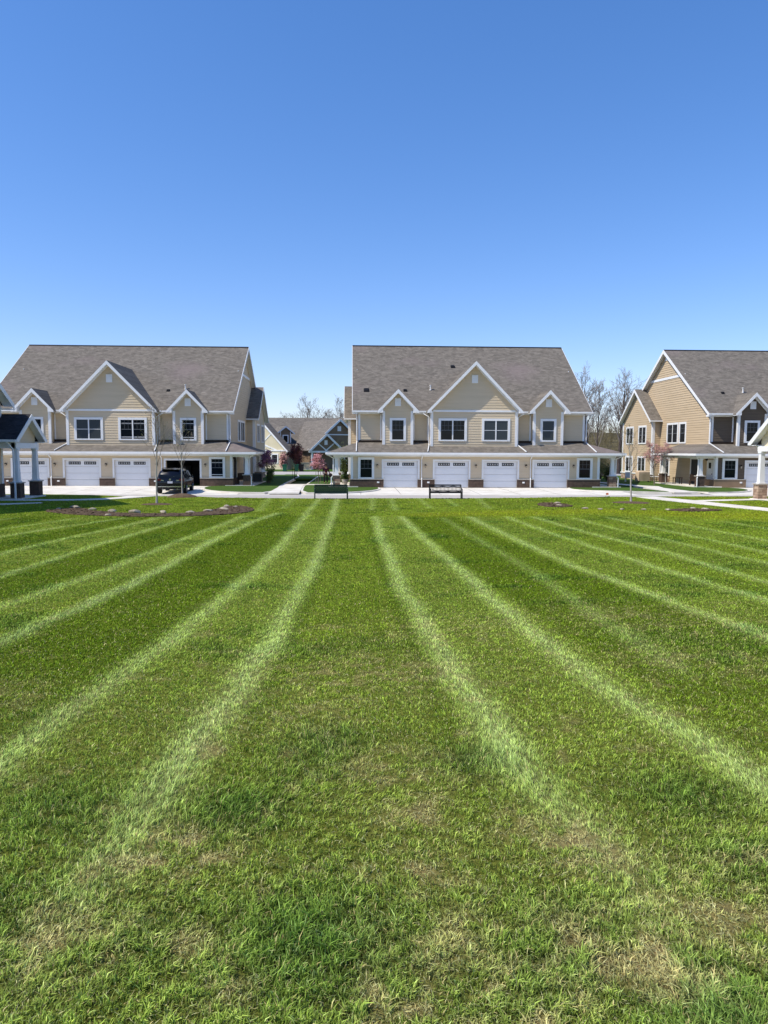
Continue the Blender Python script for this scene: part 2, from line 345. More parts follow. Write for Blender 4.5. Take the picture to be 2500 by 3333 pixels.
def lawn_fields(x, y):
    x = np.asarray(x, float); y = np.asarray(y, float)
    wob = (fbm(x, y, .9, 2, 2) - .5) * .12
    st = np.zeros_like(x)
    for pts, w, (ya, yb) in LINES:
        p = sorted(pts, key=lambda q: q[1]); Y = [q[1] for q in p]; X = [q[0] for q in p]
        xi = np.interp(y, Y, X); hw = .125 + .0016 * y
        s = w * np.exp(-(np.abs(x + wob - xi) / hw) ** 1.9)
        s = s * np.clip((y - ya + .3) / .6, 0, 1) * np.clip((yb - y) / .5 + .5, 0, 1)
        st = np.maximum(st, s)
    st = st * np.clip((y - 1.9) / 1.6, .12, 1) * (.75 + .5 * fbm(x, y, 1.3, 4, 2) - .12)
    # dark flanks between pairs
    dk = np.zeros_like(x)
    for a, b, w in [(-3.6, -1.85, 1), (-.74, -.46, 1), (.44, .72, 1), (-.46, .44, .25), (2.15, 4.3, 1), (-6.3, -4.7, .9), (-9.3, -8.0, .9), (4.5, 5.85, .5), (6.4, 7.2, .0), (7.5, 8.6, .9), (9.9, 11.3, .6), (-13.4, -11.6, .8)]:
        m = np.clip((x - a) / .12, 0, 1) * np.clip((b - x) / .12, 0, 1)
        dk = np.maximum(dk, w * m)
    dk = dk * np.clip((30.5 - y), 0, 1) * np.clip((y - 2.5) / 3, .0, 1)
    # swale with yellow green turf
    c = np.interp(x, [1.5, 4, 8, 12, 14.5, 17, 40], [29.8, 31.2, 32.2, 33.2, 31.2, 30, 29]); h = np.interp(x, [1.5, 3, 6, 10, 16, 22], [.2, 1.3, 2.1, 2.2, 3.4, 4])
    yel = np.clip(1.3 - np.abs(y - c + (fbm(x, y, .5, 1) - .5) * 2) / h, 0, 1) * np.clip((x - 1.6) / 1.5, 0, 1)
    yel = np.maximum(yel, .75 * np.clip((x - 19.8) / .6, 0, 1) * np.clip((y - 33) / 2, 0, 1) * fbm(x, y, .4, 3))
    dry = np.maximum(gauss(x, y, DRY) * np.clip((fbm(x, y, 11, 5, 3) - .40) * 5, .1, 1.3), np.clip(fbm(x, y, 4.2, 6, 4) - .66, 0, 1) * 3.4 * np.clip(1.2 - y / 14, 0.1, 1))
    lush = np.maximum(gauss(x, y, LUSH), np.clip(fbm(x + 40, y, 1.1, 3, 4) - .56, 0, 1) * 3.0)
    lt = np.zeros_like(x)
    for a, b in [(-1.75, -.9), (.95, 1.9), (-4.5, -3.8), (4.5, 5.85), (-7.8, -6.6), (7.4, 8.6), (-10.8, -9.6), (10.2, 11.6)]:
        lt = np.maximum(lt, np.clip((x - a) / .15, 0, 1) * np.clip((b - x) / .15, 0, 1))
    lt = lt * np.clip((y - 3.5) / 4, 0, 1) * np.clip(30 - y, 0, 1)
    return st, dk, np.clip(yel, 0, 1), np.clip(dry, 0, 1), np.clip(lush, 0, 1), lt
def mixc(a, b, t): return a * (1 - t[:, None]) + np.array(b)[None] * t[:, None]
def lawn_color(x, y, jitter=0.0, r=None):
    st, dk, yel, dry, lush, lt = lawn_fields(x, y)
    n = fbm(x, y, .35, 0, 5); n2 = fbm(x, y, 4, 2, 3)
    c = np.tile(np.array([[.292, .418, .032]]), (len(x), 1))
    c = c * (.80 + .42 * n[:, None]) * (.82 + .36 * n2[:, None])
    near = np.clip(1 - (y - 3) / 20, 0, 1)
    c = mixc(c, (.285, .365, .085), .55 * np.clip(1.25 - y / 6, 0, 1))
    c = mixc(c, (.28, .30, .05), .55 * np.clip(n - .35, 0, 1) * near)
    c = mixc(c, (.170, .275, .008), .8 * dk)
    c = mixc(c, (.34, .46, .07), .40 * lt)
    c = mixc(c, (.38, .47, .025), .9 * yel)
    c = mixc(c, (.075, .185, .026), .7 * lush * (1 - yel))
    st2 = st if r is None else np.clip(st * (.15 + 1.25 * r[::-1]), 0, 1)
    c = mixc(c, (.54, .69, .25), .60 * st2)  # sheen of laid-over blades painted in as a paler stripe colour
    c = mixc(c, (.66, .55, .24), .72 * dry)
    if r is not None:
        c = c * (1 + jitter * (r[:, None] - .5))
    return np.clip(c, 0.003, 1), dry, lush, st

# lawn edge to the road
EX = [-90, -21, -17, -14.5, -12.6, -10.6, -8.5, -2.2, 2, 8, 11, 14.4, 19.5, 24, 90]
EY = [49.2, 49.2, 48.3, 46.9, 47.0, 47.3, 45.7, 44.75, 45.05, 45.25, 45.8, 46.7, 47.1, 47.6, 47.6]
def build_lawn():
    ys = [-60, -40, -25, -15, -9, -5, -3, -1.5, -.5, .3, .9]
    y = 1.2
    while y < 1000:
        ys.append(y); y += max(.035, .0085 * y)
        if y > 50: break
    nc = 420; T = np.linspace(-1, 1, nc); T = np.sign(T) * (np.abs(T) * .55 + .45 * np.abs(T) ** 2.2)
    rows = []
    for y in ys:
        hw = 12 + 1.55 * max(y, 0) if y > -4 else 70
        x = T * hw; rows.append(np.stack([x, np.full(nc, y)], 1))
    P = np.array(rows)                         # rows, cols, 2
    edge = np.interp(P[:, :, 0], EX, EY)
    P[:, :, 1] = np.minimum(P[:, :, 1], edge)
    x = P[:, :, 0].ravel(); y = P[:, :, 1].ravel()
    z = zt(y) + .012 * (fbm(x, y, .3, 5, 3) - .5)
    last = np.stack([x.reshape(P.shape[:2])[-1], y.reshape(P.shape[:2])[-1], np.full(nc, -.16)], 1)
    V = np.concatenate([np.stack([x, y, z], 1), last]); nr = len(ys) + 1
    i = np.arange(nr - 1)[:, None] * nc + np.arange(nc - 1)[None]; i = i.ravel()
    F = np.stack([i, i + 1, i + nc + 1, i + nc], 1)
    me = bpy.data.meshes.new('lawn'); me.from_pydata(V.tolist(), [], F.tolist())
    c, *_ = lawn_color(V[:, 0], V[:, 1])
    c = c * (.34 + .16 * np.clip(V[:, 1:2] / 20, 0, 1)) * np.array([1.1, .92, 1.0])
    a = me.color_attributes.new('Col', 'FLOAT_COLOR', 'POINT')
    a.data.foreach_set('color', np.concatenate([c, np.ones((len(c), 1))], 1).astype(np.float32).ravel())
    me.materials.append(M['lawn']); me.update(); me.shade_smooth()
    o = bpy.data.objects.new('lawn', me); COL.objects.link(o); tag(o, kind='structure'); return o
def in_poly(x, y, poly):
    ins = np.zeros(len(x), bool); n = len(poly)
    for i in range(n):
        x0, y0 = poly[i]; x1, y1 = poly[(i + 1) % n]
        if y0 == y1: continue
        c = ((y0 > y) != (y1 > y)) & (x < (x1 - x0) * (y - y0) / (y1 - y0) + x0); ins ^= c
    return ins
PATH_R = [(19.3, 46.75), (18.6, 46.4), (19.0, 41.6), (19.3, 38.4), (19.65, 33.2), (20.2, 26), (21.6, 26), (20.95, 35.4), (20.72, 40.15), (20.76, 41.67), (25.98, 43.7), (40, 43.7), (40, 45.4), (27.0, 45.2), (20.8, 42.9), (20.4, 45.0), (19.95, 47.0)]
PATH_L = [(-12.5, 46.95), (-13.2, 45.4), (-14.4, 43.2), (-16.2, 42.1), (-18.3, 41.9), (-21, 42.0), (-21, 43.0), (-18.4, 43.1), (-16.4, 43.4), (-15.2, 44.1), (-14.6, 45.6), (-14.3, 46.85)]
PATH_L2 = [(-22, 36.0), (-17.9, 38.0), (-16.6, 39.5), (-16.9, 40.0), (-18.4, 39.0), (-22, 37.2)]
BED_L = [(-13.9, 33.9), (-13.7, 35.3), (-13.3, 36.3), (-12.6, 35.7), (-11.9, 34.3), (-9.54, 32.55), (-7.21, 32.5), (-6.55, 33.9), (-6.4, 36.6), (-6.2, 38.0), (-5.6, 38.0), (-4.9, 36.4), (-4.5, 34.6), (-4.65, 33.0), (-5.4, 31.6), (-6.77, 30.6), (-8.9, 30.4), (-10.87, 31.2), (-12.3, 32.2)]
BED_L = [(a, b - 1.0 - (.35 if b > 32.2 and -10.5 < a < -6.3 else 0)) for a, b in BED_L]
BED_R1 = [(9.8, 37.6), (10.3, 39.6), (11.2, 40.3), (11.7, 38.6), (11.5, 36.8), (10.6, 36.2), (10.0, 36.5)]
BED_R2 = [(15.0, 33.6), (15.6, 34.3), (16.8, 35.0), (17.9, 34.3), (17.7, 33.6), (16.6, 33.0), (15.7, 32.7)]
TREEBEDS = [(-10.31, 38.56, .85), (-10.73, 46.2, .95), (15.94, 40.51, 1.1)]
def build_blades():
    N = 1700000
    u = rng.random(N) ** 1.3; y = 1.35 * np.exp(u * math.log(47.5 / 1.35))
    x = (rng.random(N) * 2 - 1) * (1.3 + .60 * y) + .045 * y
    keep = y < np.interp(x, EX, EY) - .05
    for P in (PATH_R, PATH_L, PATH_L2, BED_L, BED_R1, BED_R2): keep &= ~in_poly(x, y, P)
    for a, b, r in TREEBEDS: keep &= (x - a) ** 2 + (y - b) ** 2 > r * r
    x = x[keep]; y = y[keep]; n = len(x)
    hf = .5 * vn[1](x, y, 26) + .5 * vn[6](x, y, 55); hf = np.clip((hf - .5) * 1.6 + .5, 0, 1); hf = hf * np.clip(1.3 - y / 16, 0, 1) + .55 * (1 - np.clip(1.3 - y / 16, 0, 1))
    kk = rng.random(n) < .30 + 1.1 * hf; x, y, hf = x[kk], y[kk], hf[kk]; n = len(x)
    rr = rng.random(n)
    c, dry, lush, st = lawn_color(x, y, .9, rr)
    k = rng.random(n) > dry * .35
    x, y, c, dry, lush, st, rr, hf = x[k], y[k], c[k], dry[k], lush[k], st[k], rr[k], hf[k]; n = len(x)
    c = c * (.42 + 1.08 * hf[:, None])
    # straw blades mixed in
    straw = rng.random(n) < (.035 + .30 * dry) * np.clip(1.5 - y / 15, .25, 1)
    c[straw] = np.array([.62, .53, .21]) * (.6 + .6 * rng.random((straw.sum(), 1)))
    pale = rng.random(n) < .15 * np.clip(1.6 - y / 10, 0.1, 1)
    c[pale] = c[pale] * 1.2 + (np.array([.18, .21, .06]) + np.array([.06, .05, .09]) * np.clip(1.4 - y[pale] / 4, 0, 1)[:, None]) * rng.random((pale.sum(), 1))
    h = (.55 + .8 * hf) * (.014 + .018 * rng.random(n)) * (1 + .9 * lush - .4 * dry) * (1 + .008 * y)
    w = (.0010 + .0018 * rng.random(n) ** 2) * np.maximum(1, y / 3.6)
    ang = rng.random(n) * 2 * math.pi
    lean = (.15 + .75 * rng.random(n) ** 1.5) * h * (1 + .7 * dry); lx = np.cos(ang) * lean; ly = np.sin(ang) * lean
    ly = ly + st * h * 1.2
    flat = rng.random(n) < (.05 + .12 * dry) * np.clip(1.5 - y / 9, 0.08, 1)
    lx = np.where(flat, np.cos(ang) * .03, lx); ly = np.where(flat, np.sin(ang) * .03, ly); h = np.where(flat, .012 + h * .35, h); c[flat] = np.array([.58, .57, .26]) * (.5 + .7 * rng.random((flat.sum(), 1)))
    lx = lx + (fbm(x, y, 1.6, 1, 2) - .5) * h * .7
    fa = rng.random(n) * math.pi * .9 - .45 * math.pi; wx = np.cos(fa) * w; wy = np.sin(fa) * w
    z = zt(y) + .012 * (fbm(x, y, .3, 5, 3) - .5) - .004
    V = np.empty((n, 5, 3), np.float32)
    V[:, 0] = np.stack([x - wx, y - wy, z], 1); V[:, 1] = np.stack([x + wx, y + wy, z], 1)
    mx, my, mz = x + lx * .35, y + ly * .35, z + h * .62
    V[:, 2] = np.stack([mx + wx * .8, my + wy * .8, mz], 1); V[:, 3] = np.stack([mx - wx * .8, my - wy * .8, mz], 1)
    V[:, 4] = np.stack([x + lx, y + ly, z + h * (.95 - .35 * rng.random(n))], 1)
    idx = np.arange(n)[:, None] * 5
    loops = np.concatenate([idx + np.array([[0, 1, 2, 3]]), idx + np.array([[3, 2, 4]])], 1).ravel().astype(np.int32)
    starts = (np.arange(n)[:, None] * 7 + np.array([[0, 4]])).ravel().astype(np.int32)
    me = bpy.data.meshes.new('grass_blades'); me.vertices.add(n * 5); me.vertices.foreach_set('co', V.ravel())
    me.loops.add(n * 7); me.loops.foreach_set('vertex_index', loops)
    me.polygons.add(n * 2); me.polygons.foreach_set('loop_start', starts)
    me.update(calc_edges=True)
    shade = np.array([.30, .30, .9, .9, 1.25])[None, :, None]  # root shade and lit tips painted into each blade's colour
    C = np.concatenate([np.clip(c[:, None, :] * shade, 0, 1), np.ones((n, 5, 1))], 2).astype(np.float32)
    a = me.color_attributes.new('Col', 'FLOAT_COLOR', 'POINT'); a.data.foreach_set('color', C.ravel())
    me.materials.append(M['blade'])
    o = bpy.data.objects.new('grass', me); COL.objects.link(o)
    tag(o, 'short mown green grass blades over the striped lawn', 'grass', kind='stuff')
build_lawn()
build_blades()

def sheet(name, poly, z, m, skirt=0.0, zf=None):
    zz = [z if zf is None else z + zf(p[1]) for p in poly]
    b = MB(); n = len(poly)
    top = [(p[0], p[1], q) for p, q in zip(poly, zz)]
    b.add(top, [tuple(range(n))])
    if skirt:
        for i in range(n):
            a, c = top[i], top[(i + 1) % n]
            b.add([a, c, (c[0], c[1], c[2] - skirt), (a[0], a[1], a[2] - skirt)], [(0, 3, 2, 1)])
    return b.build(name, m)
def sheet_terrain(name, poly, dz, m, skirt=.1):
    """triangulated grid clipped to polygon, following the terrain"""
    from mathutils.geometry import delaunay_2d_cdt
    P = []
    n = len(poly)
    for i in range(n):
        a, b = poly[i], poly[(i + 1) % n]; L = math.dist(a, b); k = max(1, int(L / .8))
        for j in range(k): P.append(Vector((a[0] + (b[0] - a[0]) * j / k, a[1] + (b[1] - a[1]) * j / k)))
    ne = len(P); edges = [(i, (i + 1) % ne) for i in range(ne)]
    xs = [p.x for p in P]; ys = [p.y for p in P]; pts = list(P)
    gx = np.arange(min(xs), max(xs), .7); gy = np.arange(min(ys), max(ys), .7)
    GX, GY = np.meshgrid(gx, gy); GX, GY = GX.ravel(), GY.ravel(); k = in_poly(GX, GY, poly)
    pts += [Vector((float(a), float(b))) for a, b in zip(GX[k], GY[k])]
    r = delaunay_2d_cdt(pts, edges, [list(range(ne))], 1, 1e-4)
    v = [(p.x, p.y, zg(p.y) + dz) for p in r[0]]
    b = MB(); b.add(v, [tuple(f) for f in r[2]])
    for i in range(ne):
        a, c = P[i], P[(i + 1) % ne]; za, zc = zg(a.y) + dz, zg(c.y) + dz
        b.add([(a.x, a.y, za), (c.x, c.y, zc), (c.x, c.y, zc - skirt), (a.x, a.y, za - skirt)], [(0, 3, 2, 1)])
    return b.build(name, m)
def smooth_poly(p, it=2):
    for _ in range(it):
        q = []
        for i in range(len(p)):
            a, b = p[i], p[(i + 1) % len(p)]
            q += [(a[0] * .75 + b[0] * .25, a[1] * .75 + b[1] * .25), (a[0] * .25 + b[0] * .75, a[1] * .25 + b[1] * .75)]
        p = q
    return p
S = lambda o: tag(o, kind='structure')
# ground sheet out to the horizon
g = MB(); g.add([(-4000, -4000, -.30), (4000, -4000, -.30), (4000, 6000, -.30), (-4000, 6000, -.30)], [(0, 1, 2, 3)]); S(g.build('ground', M['field']))
S(sheet('road', [(-95, 43.2), (95, 43.2), (95, 52.2), (-95, 52.2)], -.12, M['roadc'], .1))
def drive(x0, x1, name='driveway'):
    b = MB(); xs = [x0 + (x1 - x0) * i / 8 for i in range(9)]
    for a, c in zip(xs, xs[1:]):
        b.add([(a + .015, 50.6, -.105), (c - .015, 50.6, -.105), (c - .015, 54.6, -.05), (a + .015, 54.6, -.05)], [(0, 1, 2, 3)])
        b.add([(a + .015, 54.65, -.05), (c - .015, 54.65, -.05), (c - .015, 60.6, 0.0), (a + .015, 60.6, 0.0)], [(0, 1, 2, 3)])
    return S(b.build(name, M['concrete']))
drive(-40, -8.0); drive(-2.2, 20.5); drive(26.0, 60)
# gutter pan along the kerb
S(sheet('road_gutter', [(-95, 49.9), (95, 50.1), (95, 50.62), (-95, 50.62)], -.112, M['concrete']))
# verge islands with kerbs
ISL = {
 'grass_verge': [(-5.4, 51.2), (-8.5, 51.7), (-10.3, 53.2), (-11.4, 55.4), (-11.85, 57.6), (-11.8, 59.6), (-9.5, 60.5), (-8.6, 66), (-8.4, 88), (-5.9, 88), (-5.9, 62.8), (-5.9, 60.2)],
 'grass_verge_mid': [(-3.7, 51.2), (-2.0, 50.9), (-.3, 51.6), (1.4, 53.3), (2.2, 55.6), (2.3, 57.8), (2.0, 59.0), (0.1, 59.6), (0, 88), (-3.9, 88), (-4.0, 62.1), (-4.1, 60.0)],
 'grass_verge_right': [(17.6, 58.3), (17.3, 56.6), (17.6, 55.2), (18.6, 54.3), (21.4, 53.4), (23.0, 52.6), (23.9, 52.2), (23.6, 55), (23.2, 60.2), (22.6, 62), (19, 61)],
 'grass_verge_far_right': [(25.6, 52.2), (28.8, 52.7), (30.8, 54.2), (31.7, 56.2), (31.9, 58.4), (29.3, 59.3), (28.4, 60.5), (26.2, 61), (25.2, 58)],
}
for n, p in ISL.items():
    p = smooth_poly(p, 1)
    cx = sum(q[0] for q in p) / len(p); cy = sum(q[1] for q in p) / len(p)
    S(sheet('kerb', p, .012, M['concrete'], .2))
    ins = [(q[0] + (.17 if q[0] < cx else -.17), q[1] + (.2 if q[1] < cy else 0)) for q in p]
    S(sheet(n.replace('_mid', '').replace('_far_right', '').replace('_right', ''), ins, .028, M['verge'], .02))
# land between and behind the houses
S(sheet('back_lawn', [(-10, 60.4), (-8.5, 60.4), (-8.5, 76), (0, 76), (0, 60.9), (19.5, 61.2), (22.5, 61.0), (27.3, 61.0), (31, 60.9), (95, 61), (95, 87.5), (-95, 87.5), (-95, 61)], .008, M['verge'], .2))
S(sheet('rear_road', [(-95, 88), (95, 88), (95, 101.5), (-95, 101.5)], -.05, M['roadc'], .1))
S(sheet('rear_lawn', [(-200, 101.5), (200, 101.5), (200, 150), (-200, 150)], .004, M['verge'], .2))
S(sheet('path', [(-5.85, 50.62), (-5.25, 50.62), (-3.85, 50.62), (-3.7, 50.62), (-4.05, 60.1), (-4.0, 61.6), (-2.1, 61.9), (0, 61.9), (0, 63.1), (-2, 63.1), (-4.4, 63.2), (-5.7, 63.1), (-5.9, 60.2)], .036, M['concrete'], .1))
S(sheet('path', [(23.7, 52.1), (25.5, 52.1), (25.5, 58), (26.2, 60.6), (25.4, 61.8), (24.4, 66), (23.2, 75), (22.2, 75), (23.4, 66), (24.2, 61.6), (24.0, 58)], .034, M['concrete'], .12))
for P in (PATH_R, PATH_L, PATH_L2): S(sheet_terrain('path', P, .03, M['concrete'], .12))
for P in (BED_L, BED_R1, BED_R2): S(sheet_terrain('mulch_bed', smooth_poly(P, 1), .035, M['mulch'], .06))
def mound(x, y, r, h, m, name='mulch_mound'):
    b = MB(); n = 18; rings = [(1, -.02), (.85, .35), (.5, .8), (.15, 1.0)]
    rg = random.Random(int(x * 97))
    for k, hh in rings:
        for j in range(n):
            a = 2 * math.pi * j / n; q = r * k * (1 + .12 * (rg.random() - .5)); yy = y + math.sin(a) * q
            b.v.append((x + math.cos(a) * q, yy, zg(yy) + h * hh + .01))
    for i in range(3):
        for j in range(n): b.f.append((i * n + j, i * n + (j + 1) % n, (i + 1) * n + (j + 1) % n, (i + 1) * n + j))
    b.f.append(tuple(3 * n + j for j in range(n)))
    return S(b.build(name, m, smooth=True))
mound(-10.31, 38.56, .8, .06, M['mulch']); mound(-10.73, 46.2, .95, .22, M['mulch']); mound(15.94, 40.51, 1.1, .07, M['mulch'])
# chips of mulch scattered so the beds are not smooth
def chips(poly, n, name='mulch_chips', zadd=.03):
    xs = [p[0] for p in poly]; ys = [p[1] for p in poly]
    x = rng.uniform(min(xs), max(xs), n * 2); y = rng.uniform(min(ys), max(ys), n * 2); k = in_poly(x, y, poly); x, y = x[k], y[k]
    b = MB()
    for a, c in zip(x, y):
        r = random.uniform(.03, .09); t = random.uniform(0, 6.28); z = zg(c) + zadd
        b.add([(a + r * math.cos(t), c + r * math.sin(t), z + .02), (a + r * math.cos(t + 2.1), c + r * math.sin(t + 2.1), z + random.uniform(.0, .05)), (a + r * math.cos(t + 4.2), c + r * math.sin(t + 4.2), z + random.uniform(.0, .05))], [(0, 1, 2)])
    tag(b.build(name, M['mulch']), 'loose brown bark chips covering the mulch bed', 'mulch', kind='stuff')
chips(BED_L, 2200); chips(BED_R1, 260); chips(BED_R2, 260)

# ------------------------------------------------------------------ rocks
import bmesh
def rock_mesh(seed, sx, sy, sz):
    bm = bmesh.new(); bmesh.ops.create_icosphere(bm, subdivisions=2, radius=1)
    rg = random.Random(seed); ax = [Vector((rg.uniform(-1, 1), rg.uniform(-1, 1), rg.uniform(-1, 1))).normalized() for _ in range(7)]
    for v in bm.verts:
        p = v.co.copy()
        for a in ax:
            d = p.dot(a)
            if d > .62: p -= a * (d - .62) * .85
        v.co = Vector((p.x * sx, p.y * sy, p.z * sz))
    me = bpy.data.meshes.new('rock'); bm.to_mesh(me); bm.free(); me.materials.append(M['rock']); return me
RK = [(-13.75, 35.3, .2, 'small rock at the far left tip of the curved mulch bed'), (-13.21, 35.9, .34, 'largest pale rock heaped at the left end of the curved mulch bed'), (-12.08, 35.0, .26, 'flat white rock on the grass just right of the left rock heap'),
      (-10.69, 33.6, .26, 'pale rock on the bed edge a little left of the nearer young bare tree'), (-10.0, 30.9, .24, 'pale rock on the front edge of the curved mulch bed'), (-9.47, 32.7, .34, 'broad pale rock on the bed edge in front of the nearer young bare tree'),
      (-8.26, 32.8, .3, 'low pale rock right of the nearer young bare tree'), (-7.08, 32.8, .26, 'flat cream rock midway along the right half of the bed'), (-6.49, 33.7, .32, 'rounded cream rock just left of the three rocks by the bed head'),
      (-6.28, 37.3, .26, 'upper rock of the three beside the bed head'), (-5.95, 34.9, .34, 'wide lower rock of the three beside the bed head'), (-5.75, 36.7, .22, 'small right hand rock of the three beside the bed head'),
      (11.31, 39.8, .28, 'pale rock on top of the small round mulch patch'), (10.87, 37.8, .24, 'pinkish rock at the front of the small round mulch patch'), (11.45, 35.4, .22, 'grey rock just right of the small round mulch patch'),
      (11.95, 34.7, .2, 'first lone pale rock right of the round mulch patch'), (13.0, 34.6, .2, 'lone white rock at the left below the right bare sapling'), (14.03, 34.5, .2, 'lone white rock directly below the right bare sapling'), (15.12, 34.3, .22, 'flat rock at the left end of the right mulch strip'),
      (16.83, 35.3, .26, 'upper cream rock by the concrete walk'), (17.1, 34.6, .26, 'wide cream rock nearest the concrete walk')]
for i, (x, y, r, lab) in enumerate(RK):
    o = bpy.data.objects.new('rock', rock_mesh(i + 3, r, r * random.uniform(.7, 1), r * random.uniform(.4, .65))); COL.objects.link(o)
    o.location = (x, y - (.9 if x < 0 else .5), zg(y - .9) + r * .16); o.rotation_euler = (0, 0, random.uniform(0, 6)); o.scale = (.85, .7, .55); tag(o, lab, 'rock', 'landscaping rocks')

# ------------------------------------------------------------------ townhouses
def window(root, O, U, N, w, h, z, kind='double', frame=.2, blind=False, sashes=1):
    """O: point on wall (centre, z=0); U along wall; N outward"""
    O, U, N = Vector(O), Vector(U), Vector(N); Z = Vector((0, 0, 1))
    def bx(b, s0, s1, n0, n1, z0, z1):
        c = [O + U * s + N * n + Z * q for q in (z0, z1) for s, n in ((s0, n0), (s1, n0), (s1, n1), (s0, n1))]
        b.add(c, [(0, 3, 2, 1), (4, 5, 6, 7), (0, 1, 5, 4), (1, 2, 6, 5), (2, 3, 7, 6), (3, 0, 4, 7)])
    f = MB(); a = w / 2; b0, b1 = z, z + h
    bx(f, -a, -a + frame, -.02, .07, b0, b1); bx(f, a - frame, a, -.02, .07, b0, b1)
    bx(f, -a + frame, a - frame, -.02, .072, b1 - frame * .95, b1); bx(f, -a + frame, a - frame, -.02, .085, b0, b0 + frame * .6)
    gx0, gx1, gz0, gz1 = -a + frame, a - frame, b0 + frame * .6, b1 - frame * .95
    if sashes == 2: bx(f, -.05, .05, -.02, .06, gz0, gz1)
    fo = f.build('window', M['white'], root)
    p = MB(); bx(p, gx0, gx1, -.01, .03, gz0, gz1); pn = p.build('pane', M['blind'] if blind else M['glass'], fo)
    mu = MB(); zm = (gz0 + gz1) / 2
    bx(mu, gx0, gx1, .03, .046, zm - .022, zm + .022)
    for k in range(sashes):
        s0 = gx0 + (gx1 - gx0) * k / sashes + (.05 if k else 0); s1 = gx0 + (gx1 - gx0) * (k + 1) / sashes - (.05 if k < sashes - 1 else 0)
        for t in (1, 2) if not blind else ():
            s = s0 + (s1 - s0) * t / 3; bx(mu, s - .008, s + .008, .03, .036, zm, gz1)
        if not blind: bx(mu, s0, s1, .03, .036, (zm + gz1) / 2 - .008, (zm + gz1) / 2 + .008)
    mu.build('muntin', M['muntin'] if not blind else M['orn'], fo)
    if kind == 'blind_low': 
        q = MB(); bx(q, gx0, gx1, .03, .034, gz0 + .12, gz0 + .17); bx(q, gx0, gx1, .03, .034, gz1 - .3, gz1 - .27); q.split('blind', M['orn'], fo)
    return fo
def gable(root, cx, half, yf, yb, ze, za, wallx, wall_y, zbase, sm, rm, name='gable'):
    sl = (za - ze) / half
    r = MB()
    for s in (-1, 1):
        q = [(cx, yf, za), (cx + s * half, yf, ze), (cx + s * half, yb, ze), (cx, yb, za)]
        r.slab(q if s > 0 else q[::-1], .1)
    r.build('gable_roof', rm, root)
    t = MB()
    for s in (-1, 1):
        # rake board: outer face, and soffit
        d = .30
        P = [(cx, yf - .03, za - .012), (cx + s * (half), yf - .03, ze - .012), (cx + s * half, yf - .03, ze - .16), (cx + s * (half - .12), yf - .03, ze - .16), (cx, yf - .03, za - d - .03)]
        t.prism(P, (0, 0, 0), (0, .045, 0))
        # eave return box
        xw = wallx
        P = [(cx + s * (half - .02), 0, ze - .14), (cx + s * xw, 0, ze - .14), (cx + s * xw, 0, ze + (half - xw) * sl - .12), (cx + s * (half - .02), 0, ze - .04)]
        t.prism([(a, yf, b) for a, _, b in P], (0, -.02, 0), (0, wall_y - yf, 0))
        # soffit under rake
        a = .13
        q = [(cx, yf, za - a), (cx + s * half, yf, ze - a), (cx + s * half, wall_y, ze - a), (cx, wall_y, za - a)]
        t.prism(q, (0, 0, -.02), (0, 0, 0))
        # frieze on the wall
        P = [(cx, 0, za - .15), (cx + s * xw, 0, ze + (half - xw) * sl - .15), (cx + s * xw, 0, ze + (half - xw) * sl - .33), (cx, 0, za - .33)]
        t.prism([(p[0], wall_y - .035, p[2]) for p in P], (0, 0, 0), (0, .05, 0))
        # corner boards
        t.box(cx + s * (wallx - .19), cx + s * (wallx + .03), wall_y - .04, wall_y + .16, zbase, ze + .02)
    t.build('gable_trim', M['white'], root)
    w = MB()
    w.lap((cx, wall_y, 0), (1, 0, 0), (0, -1, 0), [(-wallx, zbase), (wallx, zbase), (wallx, ze + (half - wallx) * sl - .15), (0, za - .15), (-wallx, ze + (half - wallx) * sl - .15)])
    for s in (-1, 1):
        w.add([(cx + s * wallx, wall_y, zbase), (cx + s * wallx, 2.3, zbase), (cx + s * wallx, 2.3, ze + .1), (cx + s * wallx, wall_y, ze + .1)], [(0, 1, 2, 3)])
    w.build('gable_wall', sm, root)
def vent_panel(root, cx, y, z0, z1, w=.5):
    b = MB(); b.box(cx - w / 2, cx + w / 2, y - .05, y + .01, z0, z1)
    n = 6
    for i in range(n):
        z = z0 + .06 + (z1 - z0 - .12) * i / n; b.box(cx - w / 2 + .05, cx + w / 2 - .05, y - .062, y - .05, z, z + .05)
    b.build('gable_vent', M['white'], root)
def garage_door(root, cx, y, w, h, opened=False):
    b = MB(); n = 4
    if opened: return
    for i in range(n):
        z0 = .012 + i * (h) / n - (.009 if i else 0); z1 = (i + 1) * h / n - .012
        b.box(cx - w / 2, cx + w / 2, y, y + .04, z0, z1)
        if i < n - 1:
            for k in range(4):
                xa = cx - w / 2 + .09 + k * (w - .08) / 4; b.box(xa, xa + (w - .08) / 4 - .1, y - .006, y, z0 + .1, z1 - .1)
    d = b.build('garage_door', M['door'], root)
    for s in (-1, 1):
        c = cx + s * .62; p = MB(); p.box(c - .48, c + .48, y - .012, y, 1.76, 2.01); st = p.build('window_strip', M['glass'], d)
        o = MB()
        for k in range(5):
            xc = c - .38 + k * .19
            o.add([(xc - .035, y - .02, 1.885), (xc, y - .02, 1.80), (xc + .035, y - .02, 1.885), (xc, y - .02, 1.97)], [(0, 1, 2, 3)])
            o.box(xc - .008, xc + .008, y - .019, y - .013, 1.77, 2.0)
            if k < 4: o.box(xc + .09, xc + .1, y - .019, y - .013, 1.77, 2.0)
        o.build('grille', M['orn'], st)
